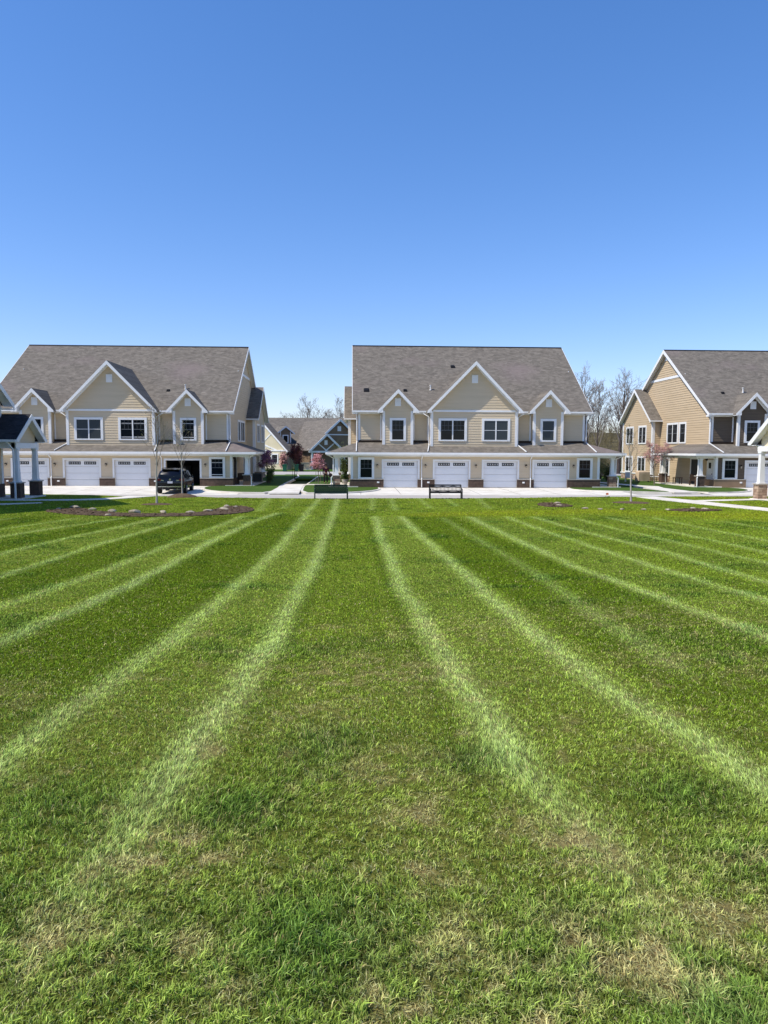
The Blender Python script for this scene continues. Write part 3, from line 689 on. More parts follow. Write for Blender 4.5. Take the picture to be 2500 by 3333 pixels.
def wall_lamp(root, x, y, z=1.76, n=(0, -1)):
    b = MB(); b.box(x - .05, x + .05, y - .03, y, z - .06, z + .10); b.tube([(x, y - .02, z + .06), (x, y - .12, z + .12), (x, y - .16, z + .10)], .012, 6)
    b.lathe((x, y - .16, z), [(.02, .14), (.09, .06), (.105, .03)], 10); o = b.build('wall_lamp', M['bronze'], root)
    g_ = MB(); g_.lathe((x, y - .16, z), [(.075, .03), (.05, -.14), (.02, -.16)], 10); g_.build('lamp_glass', M['lampglass'], o)
def column(root, x, y, top=2.46, pier='brick', pz=.92):
    c = MB(); c.add([(x + a * r, y + b * r, z) for r, z in ((.165, pz + .06), (.125, top)) for a, b in ((-1, -1), (1, -1), (1, 1), (-1, 1))], [(0, 3, 2, 1), (4, 5, 6, 7), (0, 1, 5, 4), (1, 2, 6, 5), (2, 3, 7, 6), (3, 0, 4, 7)])
    c.box(x - .2, x + .2, y - .2, y + .2, pz + .04, pz + .14); c.box(x - .17, x + .17, y - .17, y + .17, top - .12, top)
    o = c.build('column', M['white'], root)
    p = MB(); p.box(x - .29, x + .29, y - .29, y + .29, 0, pz); p.build('pier', M[pier], o)
    q = MB(); q.box(x - .35, x + .35, y - .35, y + .35, pz, pz + .06); q.build('pier_cap', M['cap' if pier != 'white' else 'white'], o)
def spout(root, pts, w=.045, m='white'):
    MB().tube(pts, w, 4).build('downspout', M[m], root)
def roof_vent(root, x, y, kind):
    z = 6.28 + (y - 1.7) * .687
    if kind == 'pipe':
        b = MB(); b.tube([(x, y, z - .05), (x, y, z + .38)], .055, 10); b.tube([(x, y, z + .38), (x, y, z + .44)], .10, 10); b.tube([(x, y, z - .02), (x, y, z + .06)], .09, 10); b.build('vent_pipe', M['pipe'], root)
    else:
        s = kind; b = MB(); b.add([(x - s, y - s, z - .687 * s), (x + s, y - s, z - .687 * s), (x + s, y + s, z + .687 * s), (x - s, y + s, z + .687 * s), (x - s * .7, y - s * .8, z - .687 * s + .2), (x + s * .7, y - s * .8, z - .687 * s + .2), (x + s * .7, y + s * .6, z + .687 * s + .05), (x - s * .7, y + s * .6, z + .687 * s + .05)],
                         [(4, 5, 6, 7), (0, 1, 5, 4), (1, 2, 6, 5), (2, 3, 7, 6), (3, 0, 4, 7)]); b.build('roof_vent', M['black'], root)

def townhouse(label, loc, fm, sm, brickm, opened=None, vents=(), pier='brick', blinds=(), xl=0.0):
    root = thing('townhouse', label, 'house', loc, 0, 'two storey townhouses with four garages')
    F, SD = M[fm], M[sm]
    RI = 11.35; ZR = 12.92; SL = .687
    # ---- main roof
    r = MB(); e = 10.05; ye, ze = 1.7, 6.28; yr = ye + (ZR - ze) / SL; yb = yr + (yr - ye)
    el = -e - xl; r.slab([(el, ye, ze), (e, ye, ze), (e, yr, ZR), (el, yr, ZR)], .12)
    r.slab([(el, yr, ZR), (e, yr, ZR), (e, yb, ze), (el, yb, ze)], .12)
    ro = r.build('roof', M['roof'], root)
    cp = MB(); cp.add([(el, yr - .16, ZR - .09), (e, yr - .16, ZR - .09), (e, yr, ZR + .03), (el, yr, ZR + .03), (e, yr + .16, ZR - .09), (el, yr + .16, ZR - .09)], [(0, 1, 2, 3), (3, 2, 4, 5)]); cp.build('ridge_cap', M['black'], ro)
    t = MB()
    for s in (-1, 1):   # rake boards at gable ends
        for (a, za, b, zb) in ((ye, ze, yr, ZR), (yb, ze, yr, ZR)):
            xe = el if s < 0 else e; P = [(xe, a, za), (xe, b, zb), (xe, b, zb - .34), (xe, a, za - .26)]
            t.prism(P, (0, 0, -.01), (s * .035, 0, -.01))
            q = [(xe, a, za - .13), (xe, b, zb - .13), (s * 9.6, b, zb - .13), (s * 9.6, a, za - .13)]; t.prism(q, (0, 0, -.02), (0, 0, 0))
        t.box(s * 9.62, s * 10.06, ye - .02, 2.2, 6.0, 6.15)
        # corner boards on upper walls
        t.box(s * 9.40, s * 9.63, 2.16, 2.36, 3.6, 6.14); t.box(s * 9.58, s * 9.64, 2.16, 2.4, 3.6, 6.2)
    t.split('rake_trim', M['white'], root)
    # gutters between dormers
    g_ = MB()
    for a, b in ((-10.1, -8.0), (-4.62, -3.93), (3.93, 4.62), (8.0, 10.1)): g_.box(a, b, ye - .13, ye + .0, 6.14, 6.27)
    g_.split('gutter', M['white'], root)
    so = MB(); so.box(-9.6, 9.6, ye, 2.22, 6.08, 6.13)
    so.build('soffit', M['white'], root)
    # ---- upper walls
    w = MB()
    w.lap((0, 2.2, 0), (1, 0, 0), (0, -1, 0), [(-9.6, 3.5), (9.6, 3.5), (9.6, 6.12), (-9.6, 6.12)])
    w.build('front_wall', F, root)
    shd_ = MB()  # dark boards standing in for the shade along the recess foot
    for a, c in ((-9.55, -7.6), (-5.0, -3.65), (3.65, 5.0), (7.6, 9.55)): shd_.box(a, c, 2.12, 2.2, 3.5, 3.84)
    shd_.split('recess_shade', M['bronze'], root)
    tb = MB()
    for c in (-6.3, 6.3):
        for s in (-1, 1): tb.box(c + s * 1.32, c + s * 1.44, 2.15, 2.2, 3.55, 6.1)
    tb.box(-3.8, -3.68, 2.15, 2.2, 3.55, 6.1); tb.box(3.68, 3.8, 2.15, 2.2, 3.55, 6.1)
    tb.box(-9.45, 9.45, 2.15, 2.2, 6.0, 6.1)
    tb.split('wall_trim', M['white'], root)
    sw = MB()
    for s in (-1, 1):
        P = [(2.2, 0), (20.6, 0), (20.6, 6.15), (yr, ZR - .2), (2.2, 6.5)]
        # pentagon side wall
        sw.lap((s * 9.6, 0, 0), (0, 1, 0), (s, 0, 0), [(2.2, .0), (20.6, .0), (20.6, 6.42), (yr, ZR - .16), (2.2, 6.42)])
        sw.add([(s * 9.6, 0, 0), (s * 9.6, 2.2, 0), (s * 9.6, 2.2, 2.6), (s * 9.6, 0, 2.6)], [(0, 1, 2, 3)])
        # wing
        sw.lap((s * 10.4, 0, 0), (0, 1, 0), (s, 0, 0), [(12.4, 0), (20.3, 0), (20.3, 6.1), (16.35, 9.35), (12.4, 6.1)])
        sw.lap((0, 12.4, 0), (1, 0, 0), (0, -1, 0), [(s * 9.6, 0), (s * 10.4, 0), (s * 10.4, 6.1), (s * 9.6, 6.1)] if s > 0 else [(-10.4, 0), (-9.6, 0), (-9.6, 6.1), (-10.4, 6.1)])
    sw.add([(-9.6, 20.6, 0), (9.6, 20.6, 0), (9.6, 20.6, 6.3), (-9.6, 20.6, 6.3)], [(0, 1, 2, 3)])
    sw.split('side_wall', SD, root)
    st = MB()
    for s in (-1, 1):
        yy = (yr - (ZR - 10.1) / SL, yr + (ZR - 10.1) / SL)
        st.box(s * 9.6, s * 9.66, yy[0] + .1, yy[1] - .1, 10.02, 10.25)
        st.box(s * 9.6, s * 9.655, yr - .45, yr + .45, 11.9, 12.25)
        st.box(s * 10.4, s * 10.46, 12.38, 12.62, 0.6, 6.1); st.box(s * 10.4, s * 10.46, 20.1, 20.34, 0.6, 6.1); st.box(s * 10.2, s * 10.44, 12.36, 12.4, .6, 6.1)
    st.split('side_trim', M['white'], root)
    # wing roof
    wr = MB(); wt = MB()
    for s in (-1, 1):
        x0, x1 = s * 9.0, s * 10.85
        for a, b in ((12.0, 16.35), (20.7, 16.35)):
            q = [(x0, a, 6.08), (x1, a, 6.08), (x1, b, 9.5), (x0, b, 9.5)]
            wr.slab(q, .1)
            P = [(x1, a, 6.08), (x1, b, 9.5), (x1, b, 9.18), (x1, a, 5.86)]; wt.prism(P, (0, 0, -.01), (s * .03, 0, -.01))
            q = [(x1, a, 5.96), (x1, b, 9.38), (s * 10.4, b, 9.38), (s * 10.4, a, 5.96)]; wt.prism(q, (0, 0, -.02), (0, 0, 0))
        wt.box(s * 9.6, s * 10.85, 11.88, 12.0, 5.94, 6.07); wt.box(s * 10.4, s * 10.82, 12.0, 12.38, 5.9, 5.94)
    wr.split('wing_roof', M['roof'], root); wt.split('wing_trim', M['white'], root)
    # ---- gable and dormers
    gable(root, 0, 3.95, .6, 8.2, 6.22, 10.27, 3.6, 1.2, 3.3, F, M['roof'])
    bt = MB(); bt.box(-3.42, 3.42, 1.14, 1.2, 6.17, 6.33); bt.build('belt_board', M['white'], root)
    for c in (-6.3, 6.3): gable(root, c, 1.72, 1.08, 5.0, 6.22, 8.02, 1.25, 1.6, 3.4, F, M['roof'])
    vent_panel(root, 0, 1.18, 8.53, 9.18); vent_panel(root, -6.3, 1.58, 6.64, 7.29); vent_panel(root, 6.3, 1.58, 6.64, 7.29)
    N = (0, -1, 0); U = (1, 0, 0)
    window(root, (-1.79, 1.2, 0), U, N, 2.36, 1.88, 3.77, sashes=2, blind='g1' in blinds)
    window(root, (1.81, 1.2, 0), U, N, 2.36, 1.88, 3.77, sashes=2, blind='g2' in blinds, kind='blind_low' if 'g2l' in blinds else '')
    window(root, (-6.3, 1.6, 0), U, N, 1.35, 1.9, 3.77)
    window(root, (6.3, 1.6, 0), U, N, 1.35, 1.9, 3.77, blind='d2' in blinds, kind='blind_low' if 'd2l' in blinds else '')
    # ---- lower storey
    gx = (-6.15, -2.0, 2.0, 6.15); dw = 1.385
    edges = [-10.15] + [v for g2 in gx for v in (g2 - dw, g2 + dw)] + [10.15]
    w = MB()
    for a, b in zip(edges[::2], edges[1::2]):
        w.lap((0, 0, 0), U, N, [(a, .64), (b, .64), (b, 2.14), (a, 2.14)])
        for xx in (a, b): w.add([(xx, 0, 0), (xx, .3, 0), (xx, .3, 2.14), (xx, 0, 2.14)], [(0, 1, 2, 3)])
    w.lap((0, 0, 0), U, N, [(-10.15, 2.14), (10.15, 2.14), (10.15, 2.62), (-10.15, 2.62)])
    w.add([(-10.15, 0, 2.14), (10.15, 0, 2.14), (10.15, .3, 2.14), (-10.15, .3, 2.14)], [(0, 1, 2, 3)])
    w.split('garage_wall', F, root)
    bk = MB(); cpb = MB()
    for a, b in zip(edges[::2], edges[1::2]):
        a2 = a - .1 if a < -10 else a; b2 = b + .1 if b > 10 else b
        bk.box(a2, b2, -.08, 0.02, 0, .64); cpb.box(a2 - (.03 if a < -10 else 0), b2 + (.03 if b > 10 else 0), -.12, .02, .64, .70)
        if a < -10: bk.box(a2, a, .02, 3.0, 0, .64)
        if b > 10: bk.box(b, b2, .02, 3.0, 0, .64)
    bk.split('brick_base', M[brickm], root); cpb.split('base_cap', M['cap'], root)
    tr = MB()
    for g2 in gx:
        tr.box(g2 - dw - .15, g2 - dw, -.06, .02, .70, 2.28); tr.box(g2 + dw, g2 + dw + .15, -.06, .02, .70, 2.28); tr.box(g2 - dw, g2 + dw, -.062, .02, 2.13, 2.28)
    for s in (-1, 1): tr.box(s * 10.0, s * 10.2, -.05, .3, .7, 2.62)
    tr.box(-10.2, 10.2, -.04, .0, 2.5, 2.62)
    tr.split('garage_trim', M['white'], root)
    for i, g2 in enumerate(gx):
        op = opened == i
        if not op: garage_door(root, g2, .1, 2 * dw - .01, 2.13)
        else:
            b = MB(); a0, a1 = g2 - dw, g2 + dw
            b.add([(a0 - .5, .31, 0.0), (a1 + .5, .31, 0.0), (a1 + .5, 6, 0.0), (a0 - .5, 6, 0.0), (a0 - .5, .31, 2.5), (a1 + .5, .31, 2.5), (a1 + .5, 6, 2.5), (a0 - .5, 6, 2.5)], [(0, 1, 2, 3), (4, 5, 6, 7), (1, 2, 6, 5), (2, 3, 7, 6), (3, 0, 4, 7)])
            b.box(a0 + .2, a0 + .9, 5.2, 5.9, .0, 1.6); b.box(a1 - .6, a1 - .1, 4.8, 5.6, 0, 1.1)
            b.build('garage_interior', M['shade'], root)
            d = MB()
            for k in range(3): d.box(a0 + .1, a1 - .1, .5 + k * .7, 1.15 + k * .7, 2.20, 2.24)
            d.build('garage_door', M['door'], root)
    window(root, (-8.95, 0, 0), U, N, 1.32, 1.74, .70); window(root, (8.95, 0, 0), U, N, 1.32, 1.74, .70, kind='blind_low' if 'w2l' in blinds else '')
    for x in (-8.05, -4.15, -.03, 4.08, 8.0): wall_lamp(root, x, -.02)
    for x in (-7.98, -3.9, 3.9): 
        b = MB(); b.box(x - .09, x + .09, -.13, -.08, .36, .48); b.build('outlet_cover', M['white'], root)
    # pent roof (skirt round front and sides)
    p = MB(); ez, ey, ex = 2.84, -.5, 12.1; tz, ty, tx = 3.68, 2.22, 9.58; yb2 = 8.0
    p.slab([(-ex, ey, ez), (ex, ey, ez), (tx, ty, tz), (-tx, ty, tz)], .08)
    for s in (-1, 1): p.slab([(s * ex, ey, ez), (s * ex, yb2, ez), (s * tx, yb2, tz), (s * tx, ty, tz)], .08)
    p.build('pent_roof', M['roof'], root)
    pt = MB()
    pt.box(-ex - .1, ex + .1, ey - .12, ey, 2.66, 2.83); pt.box(-ex, ex, ey, ey + .03, 2.58, 2.75)
    pt.box(-ex, ex, ey + .03, 0, 2.6, 2.64)
    for s in (-1, 1):
        pt.box(s * ex, s * (ex + .12), ey, yb2, 2.66, 2.83); pt.box(s * (ex - .03), s * ex, ey + .03, yb2, 2.58, 2.75)
        pt.box(s * 9.6, s * (ex - .03), 0, yb2, 2.6, 2.64)                  # porch ceiling
        pt.prism([(s * ex, yb2, 2.6), (s * 9.6, yb2, 2.6), (s * 9.6, yb2, 3.6), (s * ex, yb2, 2.76)], (0, 0, 0), (0, .04, 0))
        pt.box(s * 10.2, s * 11.6, .12, .38, 2.42, 2.6); pt.box(s * 11.2, s * 11.5, .38, 7.7, 2.42, 2.6)
    pt.build('pent_gutter', M['white'], root)
    for s in (-1, 1):
        column(root, s * 11.35, .25, 2.42, pier); column(root, s * 11.35, 7.4, 2.42, pier)
        fl = MB(); fl.box(s * 9.6, s * 12.0, -.1, 8.0, 0, .09); fl.build('porch_floor', M['concrete'], root)
        # doors on the side wall
        d = MB(); x = s * 9.62
        d.box(x, x + s * .07, 1.35, 2.45, .09, 2.3); dd = d.build('entry_door', M['white'], root)
        h = MB(); h.box(x + s * .07, x + s * .1, 1.5, 1.56, 1.0, 1.12); h.box(x + s * .07, x + s * .08, 1.7, 2.1, 1.55, 2.05); h.build('door_glass', M['black'], dd)
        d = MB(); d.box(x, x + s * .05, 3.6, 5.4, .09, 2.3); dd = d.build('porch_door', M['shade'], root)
        d = MB(); d.box(x, x + s * .09, 3.45, 3.6, .09, 2.4); d.box(x, x + s * .09, 5.4, 5.55, .09, 2.4); d.box(x, x + s * .09, 3.6, 5.4, 2.3, 2.42); d.build('door_frame', M['white'], dd)
        Us, Ns = (0, 1, 0), (s, 0, 0)
        window(root, (s * 9.6, 9.6, 0), Us, Ns, 2.5, 2.0, 3.75, sashes=2); window(root, (s * 9.6, 7.45, 0), Us, Ns, 1.45, 2.0, 3.75)
        window(root, (s * 9.6, 11.05, 0), Us, Ns, 2.2, 1.75, .75, sashes=2)
        for yy in (14.9, 18.3):
            window(root, (s * 10.4, yy, 0), Us, Ns, 2.1, 1.9, 3.75, sashes=2); window(root, (s * 10.4, yy, 0), Us, Ns, 2.1, 1.75, .75, sashes=2)
        bb = MB(); bb.box(s * 10.4, s * 10.5, 12.3, 20.4, 0, .62); bb.box(s * 9.6, s * 9.7, 9.9, 12.3, 0, .62); bb.build('stone_base', M['stone'], root)
        bb = MB(); bb.box(s * 10.4, s * 10.56, 12.24, 20.46, .62, .72); bb.box(s * 9.6, s * 9.76, 9.84, 12.24, .62, .72); bb.build('base_cap', M['white'], root)
        # downspouts
        spout(root, [(s * 4.45, -.56, 2.68), (s * 4.45, -.5, 2.5), (s * 4.45, -.1, 2.3), (s * 4.45, -.1, .8), (s * 4.45, -.17, .7), (s * 4.45, -.17, .02)])
        spout(root, [(s * 4.2, 1.62, 6.16), (s * 4.2, 1.62, 6.05), (s * 3.72, 1.5, 5.75), (s * 3.72, 1.5, 3.55), (s * 3.72, 1.3, 3.46)])
        spout(root, [(s * 3.72, 1.3, 3.46), (s * 4.0, -.45, 2.93)])
        spout(root, [(s * 9.75, 1.62, 6.16), (s * 9.7, 2.1, 5.85), (s * 9.7, 2.1, 3.8)])
        spout(root, [(s * 9.7, 2.1, 3.72), (s * 9.75, -.45, 2.93)])
        spout(root, [(s * 12.1, -.45, 2.66), (s * 11.6, .1, 2.35), (s * 11.6, .1, .95), (s * 11.75, -.1, .8), (s * 11.75, -.1, .03)])
    for v in vents: roof_vent(root, *v)
    return root
# world y of the garage wall: 58.5 (middle), 60.3 (left), 59.3 (right)
HC = townhouse('middle tan townhouse with four closed white garage doors and a pink tinged shingle roof', (10.1, 58.5, 0), 'tan', 'tan', 'brick', vents=[(-8.85, 4.4, .24), (-5.5, 4.4, .16), (-3.3, 4.5, 'pipe'), (3.0, 4.4, .14), (-.9, 8.0, .2)], pier='stone', blinds=('g2', 'd2'))
HL = townhouse('left tan townhouse with one open garage where a black SUV is parked', (-20.05, 60.2, -.02), 'tan', 'tan', 'brick', opened=3, vents=[(-2.85, 4.6, 'pipe'), (4.0, 4.4, .14), (5.45, 4.6, 'pipe')], pier='brick', blinds=('g1', 'g2l', 'w2l', 'd2l'), xl=.7)
HR = townhouse('right townhouse with dark brown front and golden tan gabled end wall', (40.6, 59.3, 0), 'brown', 'gold', 'dark', vents=[(-7.5, 4.5, .14), (-5.6, 4.6, 'pipe'), (-.9, 6.4, .26), (-.2, 4.6, .26)], pier='brick', blinds=())

# ------------------------------------------------------------------ near houses (mostly outside the frame)
def near_house(label, sgn, X0, Yc, lit, pier):
    """sgn=+1: gables face +X (left of the frame); sgn=-1: mirrored. X0 = plane of the porch gable, Yc its centre"""
    root = thing('porch_house', label, 'house', (X0, Yc, 0), 0)
    root.scale = (1, 1, 1); s = sgn
    X = lambda x: -s * x           # x measured back into the house
    rm = M['roof_shaded'] if sgn > 0 else M['roof2']
    r = MB(); h = 2.1; ze, za = 3.57, 5.12
    for k in (-1, 1): r.slab([(X(0), k * h, ze), (X(7), k * h, ze), (X(7), 0, za), (X(0), 0, za)], .1)
    r.build('porch_roof', rm, root)
    t = MB()
    for k in (-1, 1):
        t.prism([(X(0), k * h, ze), (X(0), 0, za), (X(0), 0, za - .34), (X(0), k * (h - .25), ze - .14), (X(0), k * h, ze - .14)], (0, 0, -.01), (s * .04, 0, -.01))
        t.prism([(X(0), k * h, ze - .12), (X(0), 0, za - .12), (X(.5), 0, za - .12), (X(.5), k * h, ze - .12)], (0, 0, -.02), (0, 0, 0))
        t.box(X(0), X(7), k * h, k * (h + .12), ze - .15, ze - .02)
        t.box(X(0.02), X(7), k * (h - .02), k * 1.55, ze - .18, ze - .14)
        t.box(X(.35), X(5), k * 1.55, k * 1.30, 3.04, ze - .18)
    t.box(X(.28), X(.56), -1.55, 1.55, 3.04, 3.36)
    t.build('porch_trim', M['white'], root)
    w = MB(); w.lap((X(.5), 0, 0), (0, 1, 0), (s, 0, 0), [(-1.5, 3.36), (1.5, 3.36), (1.5, 3.85), (0, 4.95), (-1.5, 3.85)]); w.build('porch_gable_wall', M['tan' if sgn > 0 else 'cream'], root)
    for k in (-1, 1):
        column(root, X(.42), k * 1.28, 3.04, pier, .98)
    f = MB(); f.box(X(.0), X(4), -1.7, 1.7, 0, .1); f.build('porch_floor', M['concrete'], root)
    sm = M['tan'] if sgn > 0 else M['gold']
    # main body with a wing gable facing the lawn
    b = MB(); ya, yb = -19.4, -.15; ym = (ya + yb) / 2; wx = 1.75; zp = 12.35
    b.lap((X(wx), 0, 0), (0, 1, 0), (s, 0, 0), [(ya, 0), (yb, 0), (yb, 5.75), (ym, zp - .25), (ya, 5.75)])
    b.add([(X(wx), ya, 0), (X(14), ya, 0), (X(14), ya, 5.8), (X(wx), ya, 5.8)], [(0, 1, 2, 3)]); b.add([(X(wx), yb, 0), (X(14), yb, 0), (X(14), yb, 5.8), (X(wx), yb, 5.8)], [(0, 1, 2, 3)])
    b.build('wall', sm, root)
    r = MB(); x0 = 1.15
    for y0 in (ya - .45, yb + .45): r.slab([(X(x0), y0, 5.75), (X(14), y0, 5.75), (X(14), ym, zp), (X(x0), ym, zp)], .12)
    r.build('roof', rm, root)
    t = MB()
    for y0 in (ya - .45, yb + .45):
        t.prism([(X(x0), y0, 5.75), (X(x0), ym, zp), (X(x0), ym, zp - .34), (X(x0), y0, 5.42)], (0, 0, -.01), (s * .04, 0, -.01))
        t.prism([(X(x0), y0, 5.6), (X(x0), ym, zp - .14), (X(wx), ym, zp - .14), (X(wx), y0, 5.6)], (0, 0, -.02), (0, 0, 0))
    t.box(X(wx - .03), X(wx + .2), yb - .2, yb + .03, .9, 5.6)
    t.box(X(1.16), X(3), yb, yb + .5, 5.38, 5.44)
    t.split('trim', M['white'], root)
    bb = MB(); bb.box(X(wx - .06), X(wx + .1), ya, yb + .06, 0, .9); bb.build('masonry_base', M[pier], root)
    window(root, (X(wx), -2.4, 0), (0, 1, 0), (s, 0, 0), 1.6, 1.7, .95)
    window(root, (X(wx), -2.9, 0), (0, 1, 0), (s, 0, 0), 2.0, 1.8, 3.6)
    return root
NL = near_house('shaded tan house at the left edge with a dark porch gable on white columns', 1, -19.5, 45.2, False, 'brick')
spout(NL, [(-.55, -2.15, 3.42), (-.5, -1.9, 3.2), (-.4, -1.68, 2.95), (-.4, -1.68, 1.1), (-.3, -1.8, .95), (-.3, -1.8, .02)], .055)
NR = near_house('sunlit cream house at the right edge with a white porch gable on a stone pier', -1, 25.1, 42.75, True, 'stone')
spout(NR, [(.55, 2.15, 3.42), (.55, 1.9, 3.15), (.6, 1.75, 2.9), (.6, 1.75, .9), (.3, 1.7, .1)], .05)

# ------------------------------------------------------------------ rear houses
def rot(p, a, c): x, y = p; return (c[0] + x * math.cos(a) - y * math.sin(a), c[1] + x * math.sin(a) + y * math.cos(a))
def rear_house():
    root = thing('rear_house', 'low house with dark siding and crossed white timber gable across the rear road', 'house', (-1.8, 113, 0), 0)
    A = R(27)
    def P3(x, y, z): q = rot((x, y), A, (0, 0)); return (q[0], q[1], z)
    def box3(b, x0, x1, y0, y1, z0, z1):
        c = [P3(x, y, z) for z in (z0, z1) for x, y in ((x0, y0), (x1, y0), (x1, y1), (x0, y1))]
        b.add(c, [(0, 3, 2, 1), (4, 5, 6, 7), (0, 1, 5, 4), (1, 2, 6, 5), (2, 3, 7, 6), (3, 0, 4, 7)])
    def bar(b, p, q, wd, y0, y1):
        (x0, z0), (x1, z1) = p, q; d = math.hypot(x1 - x0, z1 - z0); nx, nz = -(z1 - z0) / d * wd / 2, (x1 - x0) / d * wd / 2
        pts = [(x0 + nx, z0 + nz), (x1 + nx, z1 + nz), (x1 - nx, z1 - nz), (x0 - nx, z0 - nz)]
        b.add([P3(a, y0, c) for a, c in pts] + [P3(a, y1, c) for a, c in pts], [(0, 1, 2, 3), (7, 6, 5, 4), (0, 4, 5, 1), (1, 5, 6, 2), (2, 6, 7, 3), (3, 7, 4, 0)])
    # big gable: apex x=0 z=7.75, eaves +-5.4 z=3.0 ; small gable apex x=-2.6
    r = MB()
    for s in (-1, 1): r.slab([P3(0, 0, 7.78), P3(s * 5.5, 0, 2.95), P3(s * 5.5, 14 if s > 0 else 5.5, 2.95), P3(0, 14, 7.78)], .12)
    r.slab([P3(-2.75, -1.0, 5.45), P3(-5.6, -1.0, 2.93), P3(-5.6, 3, 2.93), P3(-2.75, 3, 5.45)], .12)
    r.slab([P3(-2.75, -1.0, 5.45), P3(.1, -1.0, 2.93), P3(.1, 3, 2.93), P3(-2.75, 3, 5.45)], .12)
    r.build('roof', M['roof2'], root)
    w = MB()
    w.add([P3(-5, .4, 0), P3(5, .4, 0), P3(5, .4, 3.2), P3(0, .4, 7.5), P3(-5, .4, 3.2)], [(0, 1, 2, 3, 4)])
    w.add([P3(-5.2, -.6, 2.6), P3(-.3, -.6, 2.6), P3(-.3, -.6, 3.1), P3(-2.75, -.6, 5.3), P3(-5.2, -.6, 3.1)], [(0, 1, 2, 3, 4)])
    w.add([P3(-5, .4, 0), P3(-5, 5, 0), P3(-5, 5, 3.0), P3(-5, .4, 3.0)], [(0, 1, 2, 3)])
    w.build('wall', M['dark'], root)
    t = MB()
    bar(t, (-5.5, 2.82), (0, 7.65), .3, -.06, .0); bar(t, (5.5, 2.82), (0, 7.65), .3, -.06, .0)
    bar(t, (-5.6, 2.8), (-2.75, 5.32), .3, -1.07, -1.0); bar(t, (.1, 2.8), (-2.75, 5.32), .3, -1.07, -1.0)
    bar(t, (-4.1, 4.0), (-2.5, 2.75), .16, -.68, -.6); bar(t, (-1.35, 4.0), (-2.95, 2.75), .16, -.69, -.61)
    bar(t, (-5.6, 2.7), (.1, 2.7), .28, -.72, -.6); bar(t, (-2.2, 5.35), (2.8, 5.35), .16, .32, .4)
    box3(t, -5.15, -4.85, -.55, -.4, 0, 2.6); box3(t, -.45, -.2, -.55, -.4, 0, 2.6)
    t.split('trim', M['white'], root)
    v = MB(); box3(v, -3.0, -2.5, -.66, -.6, 3.75, 4.45); v.build('gable_vent', M['white'], root)
    v = MB(); box3(v, -.3, .3, .33, .4, 5.9, 6.65); v.build('gable_vent', M['white'], root)
    g_ = MB(); box3(g_, -.2, 3.4, .28, .4, 0, 2.2); d = g_.build('garage_door', M['door'], root)
    g_ = MB(); box3(g_, -4.6, -3.7, -.2, .36, 0, 2.1); g_.build('entry_door', M['wicker'], root)
    # long roof behind
    r = MB(); r.slab([(-13.6, 6.6, 3.0), (14, 6.6, 3.0), (14, 15, 8.55), (-13.2, 15, 8.55)], .12); r.slab([(-13.2, 15, 8.55), (14, 15, 8.55), (14, 23, 3.0), (-13.6, 23, 3.0)], .12)
    r.build('long_roof', M['roof2'], root)
    w = MB(); w.add([(-13, 7, 0), (14, 7, 0), (14, 7, 3.2), (-13, 7, 3.2)], [(0, 1, 2, 3)]); w.add([(-13, 7, 0), (-13, 22.6, 0), (-13, 22.6, 3.0), (-13, 15, 8.4), (-13, 7, 3.0)], [(0, 1, 2, 3, 4)]); w.build('long_wall', M['cream'], root)
    # dormer
    D = (-9.0, 5.7); B = R(20)
    def Q(x, y, z): q = rot((x, y), B, D); return (q[0], q[1], z)
    d = MB()
    d.add([Q(-.9, 0, 3.6), Q(.9, 0, 3.6), Q(.9, 0, 5.9), Q(0, 0, 6.65), Q(-.9, 0, 5.9)], [(0, 1, 2, 3, 4)])
    for s in (-1, 1): d.add([Q(s * .9, 0, 3.6), Q(s * .9, 5, 3.6), Q(s * .9, 5, 5.9), Q(s * .9, 0, 5.9)], [(0, 1, 2, 3)])
    do = d.build('dormer', M['dark'], root)
    d = MB()
    for s in (-1, 1): d.slab([Q(0, -.3, 6.85), Q(s * 1.45, -.3, 5.7), Q(s * 1.45, 5, 5.7), Q(0, 5, 6.85)], .1)
    d.build('dormer_roof', M['roof2'], do)
    d = MB()
    for s in (-1, 1):
        d.add([Q(0, -.33, 6.84), Q(s * 1.5, -.33, 5.66), Q(s * 1.5, -.33, 5.44), Q(0, -.33, 6.58)], [(0, 1, 2, 3)])
        d.add([Q(s * .92, -.03, 3.8), Q(s * .76, -.03, 3.8), Q(s * .76, -.03, 5.9), Q(s * .92, -.03, 5.9)], [(0, 1, 2, 3)])
        d.add([Q(s * .5, -.04, 4.05), Q(s * .34, -.04, 4.05), Q(s * .34, -.04, 5.4), Q(s * .5, -.04, 5.4)], [(0, 1, 2, 3)])
    d.add([Q(-.34, -.04, 5.25), Q(.34, -.04, 5.25), Q(.34, -.04, 5.4), Q(-.34, -.04, 5.4)], [(0, 1, 2, 3)]); d.add([Q(-.34, -.04, 4.05), Q(.34, -.04, 4.05), Q(.34, -.04, 4.2), Q(-.34, -.04, 4.2)], [(0, 1, 2, 3)])
    d.add([Q(-1.5, -.3, 5.44), Q(-1.5, 1.5, 5.44), Q(-1.5, 1.5, 5.62), Q(-1.5, -.3, 5.62)], [(0, 1, 2, 3)])
    d.build('dormer_trim', M['white'], do)
    d = MB(); d.add([Q(-.34, -.035, 4.2), Q(.34, -.035, 4.2), Q(.34, -.035, 5.25), Q(-.34, -.035, 5.25)], [(0, 1, 2, 3)]); d.build('window', M['glass'], do)
    # hipped lean-to below the dormer
    r = MB(); r.slab([(-11.6, 3.0, 2.9), (-5.0, 3.0, 2.9), (-6.4, 6.0, 3.8), (-12.2, 6.0, 4.7)], .12); r.build('porch_roof', M['roof2'], root)
